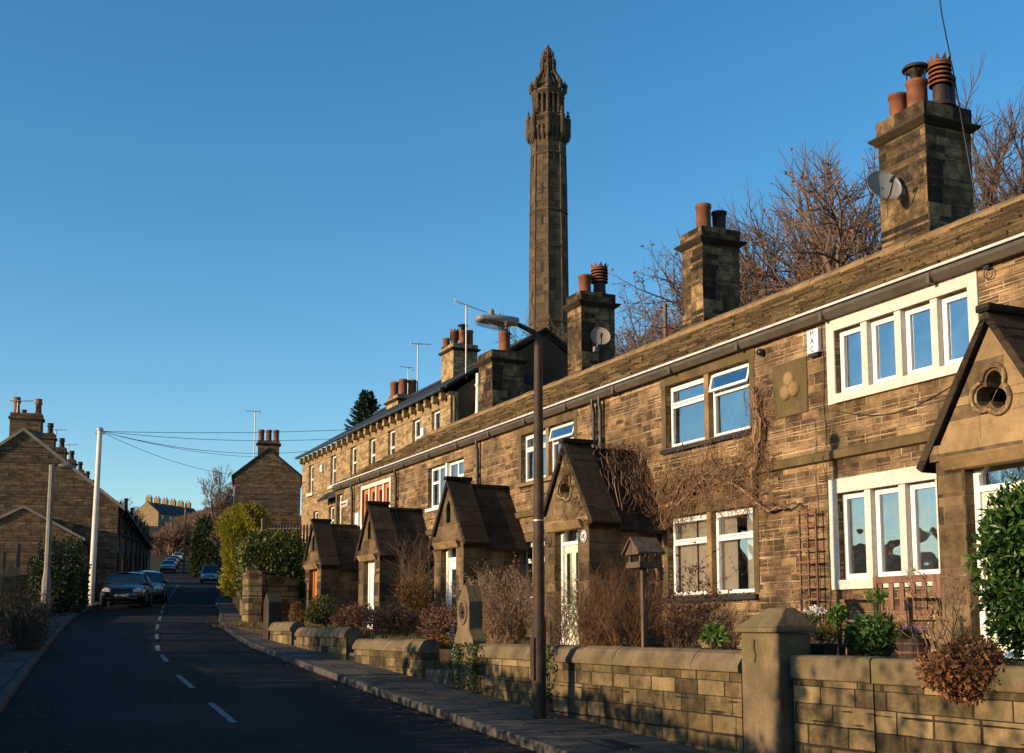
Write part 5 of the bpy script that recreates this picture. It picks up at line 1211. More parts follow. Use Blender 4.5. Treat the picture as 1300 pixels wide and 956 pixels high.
# ------------------------------------------------------------------ garden objects
# bench
b = thing('garden_bench', (9.6, 11.7, gar(11)), 'red-brown slatted wooden garden bench under the ground-floor window', 'bench')
bx0, by0, by1 = 9.35, 10.15, 12.42; zs = gar(11)+.43
pts_ = onx(1102,727,9.75); by1 = pts_.y; 
m = MB()
for i in range(5): m.box(bx0+.02+i*.09,bx0+.09+i*.09,by0+.06,by1-.06,zs-.02,zs)
m.build('seat', M['bench'], b)
m = MB(); m.box(bx0+.47,bx0+.52,by0,by1,zs+.42,zs+.50); m.box(bx0+.47,bx0+.52,by0+.05,by1-.05,zs+.06,zs+.11)
n = int((by1-by0-.1)/.14)
for i in range(n): y = by0+.1+i*(by1-by0-.2)/(n-1); m.box(bx0+.48,bx0+.505,y-.035,y+.035,zs+.11,zs+.42)
m.build('backrest', M['bench'], b, bev=.006)
for y in (by0+.03, by1-.03):
    m = MB(); m.box(bx0-.02,bx0+.5,y-.04,y+.04,zs+.20,zs+.235); m.build('armrest', M['bench'], b)
    for x, h in ((bx0,.2),(bx0+.465,.5)): m = MB(); m.box(x,x+.06,y-.03,y+.03,gar(11)-.05,zs+h-.001); m.build('leg', M['bench'], b)
# trellis
t = thing('wooden_trellis', (10.9, 13.75, .1), 'tall narrow rust-brown trellis panel between the ground-floor windows', 'trellis'); m = MB()
for y in (13.54,13.72,13.90): m.box(10.86,10.885,y-.012,y+.012,.1,1.62)
for i in range(9): z = .2+i*.172; m.box(10.84,10.859,13.5,13.94,z-.012,z+.012)
m.build('lattice', M['bench'], t); m = MB(); m.box(10.886,10.999,13.70,13.74,1.4,1.44); m.box(10.886,10.999,13.70,13.74,.3,.34); m.build('wall_bracket', M['oldwood'], t)
# bird table
e = onx(818, 800, 7.75); t = thing('bird_table', (e.x,e.y,gar(e.y)), 'wooden bird table with a pitched roof among the rusty shrubs', 'bird table')
zt = onx(818,688,7.75).z; zp = onx(818,718,7.75).z; m = MB(); m.box(e.x-.03,e.x+.03,e.y-.03,e.y+.03,gar(e.y)-.1,zp-.03); m.build('post', M['oldwood'], t)
m = MB(); m.box(e.x-.15,e.x+.15,e.y-.16,e.y+.16,zp-.03,zp); 
for (a,b_,c,d) in ((-.15,.15,-.16,-.145),(-.15,.15,.145,.16),(-.15,-.135,-.145,.145),(.135,.15,-.145,.145)): m.box(e.x+a,e.x+b_,e.y+c,e.y+d,zp,zp+.04)
m.build('tray', M['oldwood'], t)
for sx in (-.11,.11):
    for sy in (-.12,.12): m = MB(); m.box(e.x+sx-.015,e.x+sx+.015,e.y+sy-.015,e.y+sy+.015,zp,zp+.16); m.build('roof_post', M['oldwood'], t)
m = MB(); zr_ = zt+.03
for sg in (-1,1):
    p = [Vector((e.x-.19,e.y+sg*.21,zp+.13)),Vector((e.x+.19,e.y+sg*.21,zp+.13)),Vector((e.x+.19,e.y,zr_)),Vector((e.x-.19,e.y,zr_))]
    if sg > 0: p = p[::-1]
    m.hexa(p+[v+Vector((0,0,.03)) for v in p])
m.prism([(-.16,zp+.13),(.16,zp+.13),(0,zr_-.01)], lambda u,v,tt: (tt,e.y+u,v), e.x-.17, e.x-.155)
m.build('roof', M['oldwood'], t)
# barrel planter with flowers
e = onx(1160, 815, 7.95); t = thing('barrel_planter', (e.x,e.y,gar(8)), 'dark slatted half-barrel planter with purple flowers in front of the bench', 'planter')
m = MB(); z0 = gar(8)-.02; R = .155
for k in range(16):
    a = 2*pi*k/16; a2 = a+2*pi/16*.92; f = lambda an, r_, z: (e.x+cos(an)*r_, e.y+sin(an)*r_, z)
    m.hexa([f(a,R*.6,z0),f(a,R*.8,z0),f(a2,R*.8,z0),f(a2,R*.6,z0),f(a,R*.85,z0+.27),f(a,R*1.0,z0+.27),f(a2,R*1.0,z0+.27),f(a2,R*.85,z0+.27)])
m.build('staves', M['barrel'], t); m = MB()
for zz, rr in ((.05,.845),(.13,.91),(.21,.975)): m.lathe([(R*rr+.003,z0+zz),(R*rr+.008,z0+zz+.012),(R*(rr+.02)+.003,z0+zz+.025)], (e.x,e.y,0), 24)
m.build('hoop', M['bench'], t); m = MB(); m.lathe([(R*.8,z0+.0),(R*.84,z0+.24),(0,z0+.25)], (e.x,e.y,0), 16); m.build('soil', M['soil'], t)
m = MB(); leaf_cloud(m, (e.x,e.y,z0+.29), (.15,.15,.06), 260, .04, .02, q, 4); fo = m.build('plants', M['ivy'], t); m = MB(); leaf_cloud(m, (e.x,e.y,z0+.34), (.12,.12,.04), 60, .028, .024, q, 4); m.build('flowers', M['purple'], fo)
# black trough
e = onx(1038, 815, 7.55); t = MB(); t.hexa([(e.x-.07,e.y-.17,gar(9)-.02),(e.x+.07,e.y-.17,gar(9)-.02),(e.x+.07,e.y+.17,gar(9)-.02),(e.x-.07,e.y+.17,gar(9)-.02),(e.x-.09,e.y-.19,gar(9)+.2),(e.x+.09,e.y-.19,gar(9)+.2),(e.x+.09,e.y+.19,gar(9)+.2),(e.x-.09,e.y+.19,gar(9)+.2)])
tag(t.build('plant_trough', M['plastic'], loc=(e.x,e.y,gar(9)), bev=.01), 'black rectangular plant trough just right of the big gate pier', 'planter')
# alarm box
u = onx(1037,434,XW); t = thing('alarm_box', (XW-.03,u.y,u.z), 'white alarm box with black letters left of the upper four-light window', 'alarm box')
m = MB(); m.box(XW-.085,XW-.002,u.y-.12,u.y+.12,u.z-.17,u.z+.17); bo = m.build('casing', M['upvc'], t, bev=.012); m = MB(); m.box(XW-.08,XW-.004,u.y-.1,u.y+.1,u.z-.215,u.z-.172); m.build('strobe', M['plastic'], t)
def text(s_, loc, rot, size, mat, parent, name='lettering', ext=.003):
    c = bpy.data.curves.new(name, 'FONT'); c.body = s_; c.size = size; c.align_x = 'CENTER'; c.align_y = 'CENTER'; c.extrude = ext; c.space_line = .95
    o = bpy.data.objects.new(name, c); COL.objects.link(o); o.data.materials.append(mat); ol = Vector(ORG[parent.name]); o.parent = parent; o.location = Vector(loc)-ol; o.rotation_euler = rot; ORG[o.name] = tuple(loc)
    dg = bpy.context.evaluated_depsgraph_get(); me = bpy.data.meshes.new_from_object(o.evaluated_get(dg)); o2 = bpy.data.objects.new(name, me); COL.objects.link(o2); o2.parent = parent; o2.location = o.location; o2.rotation_euler = rot; ORG[o2.name] = tuple(loc)
    bpy.data.objects.remove(o); return o2
R_ST = (pi/2, 0, -pi/2)
text('H\nA\nC', (XW-.087,u.y,u.z), R_ST, .12, M['plastic'], bo)
# round plaques either side of the door on porch B
for px, py, lb_, tx in ((696,687,'round dark house-name plaque left of the creeper-clad porch door','8'),(741,681,'round white number plaque right of the creeper-clad porch door','18')):
    u = onx(px, py, 9.585); t = thing('door_plaque', (u.x,u.y,u.z), lb_, 'plaque', 'plaques by the creeper-clad porch door'); m = MB(); m.lathe([(.105,0),(.1,.014),(0,.018)], (u.x,u.y,u.z), 24, 0, True, 0, Matrix.Rotation(-pi/2,3,'Y')); d_ = m.build('disc', M['upvc'] if px > 700 else M['coping'], t)
    m = MB(); m.path([(9.566,u.y+.085*cos(a),u.z+.085*sin(a)) for a in [2*pi*j/24 for j in range(25)]], .006, 5, cap=False); m.build('rim', M['plastic'] if px < 700 else M['metal'], t)
    if px > 700: text(tx, (9.563,u.y,u.z), R_ST, .11, M['plastic'], d_)
    else:
        m = MB(); m.path([(9.563,u.y+.045*cos(a),u.z+.02+.03*sin(a)) for a in [2*pi*j/14 for j in range(15)]], .01, 5, cap=False); m.path([(9.563,u.y-.05,u.z-.04),(9.563,u.y+.05,u.z-.04)], .012, 5); m.build('emblem', M['plastic'], t)
# meter/vent box, small white box upper far house and on porch D wall
u = onx(456,660,XW); m = MB(); m.box(XW-.09,XW-.004,u.y-.16,u.y+.16,u.z-.2,u.z+.2); tag(m.build('meter_box', M['upvc'], loc=(XW-.05,u.y,u.z), bev=.01), 'small white box on the wall left of the timber-framed upstairs window', 'box')
u = onx(437,640,XW); t = thing('street_name_sign', (XW-.02,u.y,u.z), 'small white street name plate with red edging near the end of the low terrace', 'sign'); m = MB(); m.box(XW-.02,XW-.003,u.y-.38,u.y+.38,u.z-.09,u.z+.09); m.build('plate', M['upvc'], t); m = MB(); m.box(XW-.023,XW-.0205,u.y-.36,u.y+.36,u.z-.075,u.z-.055,0); m.box(XW-.023,XW-.0205,u.y-.3,u.y+.3,u.z-.03,u.z+.04,0); m.build('lettering', M['terra'], t)
u = UX(409.5,595,TX)
for px, py in ((410,595),(539,549)):
    u = UX(px,py,TX); m = MB(); m.box(TX-.12,TX-.003,u.y-.14,u.y+.14,u.z-.17,u.z+.17); tag(m.build('alarm_box', M['upvc'], loc=(TX-.05,u.y,u.z), bev=.02), 'small white box high on the tall row, '+('toward its far end' if px < 500 else 'near its dark gable'), 'alarm box')
u = onx(957,452,XW); m = MB(); m.lathe([(.05,0),(.06,.04),(.05,.1),(0,.11)], (XW-.003,u.y-.25,u.z), 12, 0, True, 0, Matrix.Rotation(-pi/2,3,'Y')); tag(m.build('wall_sensor', M['plastic'], loc=(XW,u.y-.25,u.z)), 'small black wall lamp right of the propped-open upstairs window', 'wall lamp')
# loop of cable by window
u = onx(1258,345,XW); m = MB(); m.path([(XW-.04,u.y+.07*cos(a),u.z-.02+.07*sin(a)) for a in [i*.5 for i in range(26)]], .006, 5); m.box(XW-.07,XW-.003,u.y-.03,u.y+.05,u.z+.03,u.z+.11); tag(m.build('coiled_cable', M['plastic'], loc=(XW-.04,u.y,u.z)), 'coil of black cable and junction box at the corner of the upper four-light window', 'cable')
m = MB(); pts = [(XW-.02, 13.42-.0*i, 4.3-.2*i) for i in range(23)]; pts = [(XW-.015-.02*(2.25 < z < 2.45)*1, 13.42+.02*sin(i*1.3), z) for i, (x, y_, z) in enumerate(pts)]; pts = [((XW-.08) if 2.2 < z < 2.5 else x, y_, z) for x, y_, z in pts]; m.path(pts, .006, 4); m.path([(x, y_+.22, z) for x, y_, z in pts if z < 3], .005, 4)
m.path([(XW-.015,13.2-.23*i,2.95-.22*sin(i*pi/10)*1.0) for i in range(11)], .005, 4)
tag(m.build('wall_cable', M['plastic'], loc=(XW,13.4,3)), 'thin black cables hanging down the wall by the four-light windows', 'cable')
# vase of flowers in the window
v = onx(1129,718,XW+.35); t = thing('flower_vase', (v.x,v.y,.7), 'vase of yellow and red flowers inside the lower four-light window', 'vase'); m = MB(); m.lathe([(.05,.62),(.07,.70),(.04,.82),(.05,.84)], (v.x,v.y,0), 14); m.build('vase', M['terra'], t)
m = MB(); leaf_cloud(m, (v.x,v.y,.98), (.12,.14,.10), 90, .05, .045, q, 4); m.build('yellow_flowers', M['yellow_petal'], t); m = MB(); leaf_cloud(m, (v.x,v.y,.90), (.14,.16,.08), 60, .05, .04, q, 4); m.build('red_flowers', M['red_petal'], t); m = MB(); leaf_cloud(m, (v.x,v.y,.86), (.13,.15,.1), 160, .06, .02, q, 4); m.build('leaves', M['ivy'], t)
# ------------------------------------------------------------------ dishes and aerials
def dish(c, nrm, R, back, label, mat='metal'):
    c = Vector(c); n = Vector(nrm).normalized(); t = thing('satellite_dish', c, label, 'satellite dish', 'satellite dishes'); ax = n.to_track_quat('Z','Y').to_matrix(); m = MB()
    pr1 = [(R*k/8, .12*R*4*(k/8)**2*.5-.02) for k in range(9)]; m.lathe(pr1[1:]+[(R*1.03,.24*R),(R,.24*R-.012)]+[(r_,z_-.012) for r_, z_ in pr1[1:-1]][::-1], c, 28, 0, True, 0, ax); m.add([c+ax@Vector((cos(a)*R/8,sin(a)*R/8,pr1[1][1])) for a in [2*pi*k/28 for k in range(28)]], [tuple(range(28))])
    m.build('reflector', M[mat], t)
    a = MB(); lo = c+ax@Vector((0,-R*.95,0)); hd = c+n*R*1.35+ax@Vector((0,-R*.35,0)); a.path([lo, lo+n*R*.5, hd], .014, 6); a.path([hd-n*.02, hd-n*.13], .03, 10); a.build('feed_arm', M['plastic'], t)
    b = MB(); b.path([c-n*.02, c-n*.1, Vector(back)], .018, 8); b.obox(Vector(back), Vector((.06,0,0)), Vector((0,.06,0)), Vector((0,0,.06))); b.build('bracket', M['metal'], t)
d1 = UX(1121,238,13.62); dish(d1, (-.25,-.9,.35), .29, (13.97,d1.y-.05,d1.z-.05), 'grey satellite dish on the sunlit side of the biggest chimney')
d3 = UY(762,428,25.95); dish(d3, (-.35,-.9,.3), .24, (d3.x+.02,26.22,d3.z-.25), 'pale satellite dish on the shaded face of the third chimney', 'concrete')
def aerial(base_, h, dirv, label, n=8, L=.9, r=.018, tilt=0):
    b = Vector(base_); d = Vector(dirv).normalized(); s = d.cross(Vector((0,0,1))).normalized(); t = thing('tv_aerial', b, label, 'aerial', 'television aerials'); m = MB(); m.path([b, b+Vector((0,0,h))], r, 6); m.build('mast', M['steel'], t)
    m = MB(); c = b+Vector((0,0,h-.03)); m.path([c-d*L*.35, c+d*L*.65], r*.6, 5)
    for k in range(n): p = c-d*L*.25+d*L*.9*k/n; w = .16-.05*k/n; m.path([p-s*w, p+s*w], r*.35, 4)
    p = c-d*L*.35; m.path([p-s*.2+Vector((0,0,.12)), p+s*.2+Vector((0,0,.12))], r*.4, 4); m.path([p-s*.2-Vector((0,0,.12)), p+s*.2-Vector((0,0,.12))], r*.4, 4); m.path([p-Vector((0,0,.14)), p+Vector((0,0,.14))], r*.4, 4)
    m.build('antenna', M['steel'], t)
a = UY(600,500,38.3); zt = UY(599,381,38.3).z; aerial((a.x,38.9,8.6), zt-8.6, (1,-.3,-.35), 'tall reddish aerial mast on the dark gable behind the lamp head', L=1.2, r=.03)
a = UX(516,500,19.2); zt = UX(517,434,19.2).z; aerial((19.75,a.y,9.7), zt-9.7, (1,-.2,0), 'tall thin aerial beside the squat three-pot chimney', L=1.0, r=.03)
a = UX(511,480,20); zt = UX(511,465,20).z; aerial((20.3,a.y,9.2), zt-9.2, (-1,0,0), 'shorter aerial just left of the tall thin one', L=.7, r=.025)
a = UY(323,580,GY+.3); zt = UY(323,521,GY+.3).z; aerial((a.x,GY+.4,pA.z-.9), zt-pA.z+.9, (-1,.3,0), 'aerial on the lone gable house roof', L=.9, r=.035)
a = UN(21,545,U,kk+.2); zt = UN(21,508,U,kk+.2).z; aerial((a.x,a.y,a.z-.3), zt-a.z+.3, (.8,.3,.1), 'aerial left of the two-pot chimney on the left gable', L=1.1, r=.03)
for px, py, al, l_ in ((70,545,9,'aerial above the first receding chimney of the left terrace'),(86,564,18,'aerial above the second receding chimney of the left terrace')):
    a = UN(px,py+30,U,kk+al); zt = UN(px,py,U,kk+al).z; aerial((a.x,a.y,a.z), zt-a.z, (.8,.3,.1), l_, L=.9, r=.03)
# ------------------------------------------------------------------ lamp posts and poles
LY = 13.25; lx = UY(684,700,LY).x; zb = base(LY)+.1; ztop = UY(686,432,LY).z
t = thing('street_lamp', (lx,LY,zb), 'tall rust-brown street lamp on the pavement with its lantern arm reaching over the road', 'street lamp')
m = MB(); m.lathe([(.085,zb-.1),(.085,zb+1.1),(.08,zb+1.15),(.068,zb+1.2),(.062,2.0),(.05,ztop-.0)], (lx,LY,0), 12); m.build('pole', M['lampdark'], t)
m = MB(); m.box(lx-.095,lx-.05,LY-.05,LY+.05,zb+.45,zb+.95); m.build('access_door', M['lampdark'], t)
m = MB(); jz = UY(684,662,LY).z; m.lathe([(.075,jz),(.075,jz+.02)], (lx,LY,0), 12); m.build('band_clip', M['steel'], t)
tp = UY(606,404,LY); mid_ = UY(650,408,LY); en = UY(682,422,LY)
m = MB(); m.path([(lx,LY,ztop-.05),(lx,LY,ztop+.03),(lx-.06,LY,ztop+.09),(mid_.x,LY,mid_.z)], [.05,.045,.035,.028], 8); m.build('arm', M['lampdark'], t)
m = MB(); sec = []; n = 10
for i in range(n+1):
    f = i/n; x = mid_.x+.06+(tp.x-mid_.x-.06)*f; zc = mid_.z+(tp.z-mid_.z)*f; w = .04+.075*sin(pi*min(1,f*.62+.22)); h = .03+.035*sin(pi*min(1,f*.6+.25)); sec.append((x,zc,w,h))
vs = []; 
for x,zc,w,h in sec:
    for k in range(8): a = 2*pi*k/8; vs.append((x, LY+cos(a)*w, zc+sin(a)*h))
m.add(vs, [(i*8+k,(i+1)*8+k,(i+1)*8+(k+1)%8,i*8+(k+1)%8) for i in range(n) for k in range(8)]+[tuple(range(8)),tuple(range(n*8+7,n*8-1,-1))], 0, True); la = m.build('lantern', M['metal'], t)
m = MB(); vs = []
for x,zc,w,h in sec[3:]:
    for k in range(7): a = pi+pi*k/6; vs.append((x, LY+cos(a)*w*.85, zc-.015+sin(a)*h*1.7))
nn = len(sec)-3; m.add(vs, [(i*7+k,(i+1)*7+k,(i+1)*7+k+1,i*7+k+1) for i in range(nn-1) for k in range(6)]+[tuple(range(7)),tuple(range((nn-1)*7+6,(nn-1)*7-1,-1))], 0, True); m.build('bowl', M['glassclear'], la)
m = MB(); m.lathe([(.03,0),(.035,.05),(.02,.07),(0,.07)], (UY(624,405,LY).x,LY,mid_.z+.05), 10); m.build('photocell', M['concrete'], la)
# left lamp
b_ = G(57,786); zt = UY(60,590,b_.y).z
t = thing('street_lamp', (b_.x,b_.y,b_.z), 'pale concrete street lamp with a thin arm at the far left', 'street lamp')
m = MB(); m.lathe([(.15,b_.z-.3),(.14,b_.z+1.2),(.10,b_.z+1.5),(.085,zt)], (b_.x,b_.y,0), 8, 0, False); m.build('pole', M['concrete'], t)
e2 = UY(88,596,b_.y); m = MB(); m.path([(b_.x,b_.y,zt-.05),(b_.x+.1,b_.y,zt),(e2.x-.3,b_.y,zt-.02)], .025, 6); m.build('arm', M['lampdark'], t)
m = MB(); m.lathe([(.03,0),(.09,.12),(.09,.35),(.04,.5)], (e2.x-.35,b_.y,zt-.02), 8, 0, True, 0, Matrix.Rotation(pi/2,3,'Y')); m.build('lantern', M['concrete'], t)
# telegraph pole and wires
b_ = G(115,771); tpz = UY(127,546,b_.y)
t = thing('telegraph_pole', (b_.x,b_.y,b_.z), 'pale sunlit telegraph pole beside the left terrace, wires fanning from its top', 'telegraph pole')
m = MB(); m.path([(b_.x,b_.y,b_.z-.3),((b_.x+tpz.x)/2,b_.y,(b_.z+tpz.z)/2),(tpz.x,b_.y,tpz.z)], [.13,.115,.095], 12); m.build('pole', M['whitepole'], t)
m = MB(); m.lathe([(.13,0),(.15,.05),(.1,.12),(0,.14)], (tpz.x,b_.y,tpz.z-.02), 10); m.path([(tpz.x-.2,b_.y,tpz.z-.15),(tpz.x+.2,b_.y,tpz.z-.15)], .02, 6); m.build('pole_cap', M['steel'], t)
TP = Vector((tpz.x,b_.y,tpz.z-.05))
for i, (ex, ey, depth) in enumerate([(440,556,58.2),(310,603,GY),(330,580,GY),(400,572,58),(455,545,50)]):
    E = UY(ex, ey, depth); m = MB(); pts = []; sag = [.5,.8,.5,.9,.2][i]
    for k in range(15): f = k/14; p = TP.lerp(E, f); p.z -= sag*4*f*(1-f)*.5; pts.append(p)
    m.path(pts, .011, 4); tag(m.build('overhead_wire', M['plastic'], loc=TP), ['overhead wire ending at the middle of the tall row eaves','overhead wire sagging lowest to the lone gable house corner','overhead wire to the lone gable house roof','overhead wire to the far end of the tall row','topmost, nearly straight overhead wire to the tall row'][i], 'wire', 'wires from the telegraph pole')
m = MB(); p0 = Vector((14.4,14.45,8.5)); p1 = UX(1194,0,15.6)
aa = UY(1236,250,14.2); m.path([UX(1185,-60,16.2), UX(1196,20,15.6), UY(1210,90,14.5), UY(1224,170,14.18), UY(1240,262,14.18)], .012, 5); tag(m.build('overhead_wire', M['plastic'], loc=(14.5,14.3,9)), 'dark wire dropping from the top of the sky past the biggest chimney', 'wire')
# thin wooden pole behind terrace
b_ = UX(845,434,22); zt = UX(846,385,22).z; t = thing('wooden_pole', (b_.x,b_.y,gz(b_.x,b_.y)), 'thin wooden pole with a small cross-arm behind the cottage ridge', 'pole'); m = MB(); m.path([(b_.x,b_.y,gz(b_.x,b_.y)-.3),(b_.x,b_.y,zt)], [.09,.07], 8); m.build('post', M['barkpale'], t); m = MB(); m.path([(b_.x-.3,b_.y+.2,zt-.2),(b_.x+.35,b_.y-.2,zt-.2)], .018, 5); m.build('cross_arm', M['steel'], t)
# fence above hedge near end of terrace
t = thing('picket_fence', (11.5,42,2.2), 'dark picket fence above the hedge below the tall row', 'fence'); m = MB(); A = UY(337,690,41); B = UY(398,690,39)
n = 16
for i in range(n):
    p = A.lerp(B, i/(n-1)); m.box(p.x-.03,p.x+.03,p.y-.02,p.y+.02,A.z-1,p.z+.62)
for zz in (.1,.5): m.path([A+Vector((0,.03,zz)), B+Vector((0,.03,zz))], .03, 5)
m.build('pickets', M['oldwood'], t); m = MB(); m.box(A.x-.15,A.x-.0,A.y-.1,A.y+.05,A.z-.8,A.z+.85); m.build('gate_post', M['bench'], t)
# left-side allotment fence posts
t = thing('plank_fence', (1.8,46,.6), 'rickety fence of dark posts and pale broken boards at the far left', 'fence'); m = MB(); m2 = MB()
for i, px in enumerate((4,22,41,46,60,75)):
    p = UY(px,735,47); zg_ = base(47); top = UY(px,[700,690,712,705,698,712][i],47).z; w = .06; m.box(p.x-w,p.x+w,46.94,47.06,zg_-.2,top)
for px0, px1, py in ((2,26,722),(34,42,716)):
    a = UY(px0,py,46.9); b2 = UY(px1,py-2,46.9)
    for j in range(6): 
        f = j/6; c = a.lerp(b2, f); m2 = MB(); m2.box(c.x,c.x+(b2.x-a.x)/7,46.86,46.9,c.z-.3,c.z+q.uniform(-.05,.12)); m2.build('plank', M['lintel'], t)
m.build('posts', M['oldwood'], t)
line_wall('garden_boundary_wall', [(-6,48.5),(4.3,48.6)], .4, [1.9,1.9], 'dark stone boundary wall behind the rickety left-hand fence', M['leftwall'])
# sale board
u = UN(143,703,U,kk+1.0); t = thing('sale_board', (u.x,u.y,base(u.y)), 'white and red estate agent board outside the shaded left-hand terrace', 'sign'); zt = u.z
m = MB(); m.path([(u.x,u.y,base(u.y)-.1),(u.x,u.y,zt+.6)], .035, 6); m.build('post', M['upvc'], t)
m = MB(); m.box(u.x-.26,u.x+.3,u.y-.08,u.y-.04,zt-.05,zt+.55); m.build('panel', M['upvc'], t); m = MB(); m.box(u.x-.26,u.x+.3,u.y-.08,u.y-.04,zt-.42,zt-.06)
M['red'] = plain('red_sign_paint', (.45,.03,.04), .5, .1); m.build('red_panel', M['red'], t); m = MB()
for k in range(3): m.box(u.x-.2,u.x+.24-.08*k,u.y-.084,u.y-.081,zt+.38-.14*k,zt+.44-.14*k)
m.build('lettering', M['metal'], t)
# left verge rough growth
q = random.Random(8); m = MB()
for i in range(5200):
    y = q.uniform(14, 44); x = lerp_line(RL, y)-1.2-q.random()*1.6; z = base(y); m.leaf(Vector((x,y,z)), Vector((q.uniform(-.7,.7),q.uniform(-.7,.7),1)), rv(q), q.uniform(.1,.5), .03)
tag(m.build('verge_growth', M['darkhedge']), 'rough dark grass and weeds on the left verge', 'weeds', kind='stuff')
for i, (px, py, Yv, mat, l_) in enumerate([(10,766,30,'rust','dry orange-brown shrub behind the roadside wall at the lower left'),(36,790,26,'twig','dark scrubby bush on the roadside wall at the lower left')]):
    e = UY(px,py,Yv); t = thing('scrub_bush', (e.x,Yv,base(Yv)), l_, 'bush'); s = MB(); lf = MB(); twiggy(s, (e.x,Yv,base(Yv)), 1.1, .7, 90, q, .008, .6, 5, 1, lf, 2, .06); s.build('stems', M[mat], t); lf.build('leaves', M['darkhedge'], t)
q = random.Random(12); m = MB()
for i in range(1500):
    y = q.uniform(8, 48); side = q.random(); z = base(y)
    if side < .45: x = lerp_line(RR, y)-abs(q.gauss(0,.22))-.02; z += .012
    elif side < .8: x = lerp_line(RR, y)+.16+q.random()*.9; z += .112
    elif side < .9: x = q.uniform(lerp_line(RL, y)+.2, lerp_line(RR, y)-.2); z += .012
    else: x = lerp_line(RL, y)+abs(q.gauss(0,.25)); z += .012
    L_ = q.uniform(.03,.075); a = q.uniform(0,6.28); m.leaf(Vector((x,y,z)), Vector((cos(a),sin(a),q.uniform(0,.25))), Vector((0,0,1)), L_, L_*.6)
tag(m.build('fallen_leaves', M['deadleaf']), 'small dry leaves scattered along the kerb and pavement', 'leaves', kind='stuff')
# bollard-like post in the road end
u = G(233,734); t = MB(); t.lathe([(.3,u.z-.1),(.3,u.z+.9),(.45,u.z+1.2),(.35,u.z+1.7),(0,u.z+1.8)], (u.x+2.2,u.y,0), 10); tag(t.build('road_bollard', M['coping'], loc=(u.x+2.2,u.y,u.z)), 'dull yellowish bollard on the bend far up the road', 'bollard')
t = MB(); a = UY(233,725,150); t.path([(a.x,150,base(150)),(a.x,150,UY(233,640,150).z)], .13, 6); tag(t.build('wooden_pole', M['barkpale'], loc=(a.x,150,base(150))), 'slender pole in front of the brown hillside wood', 'pole')
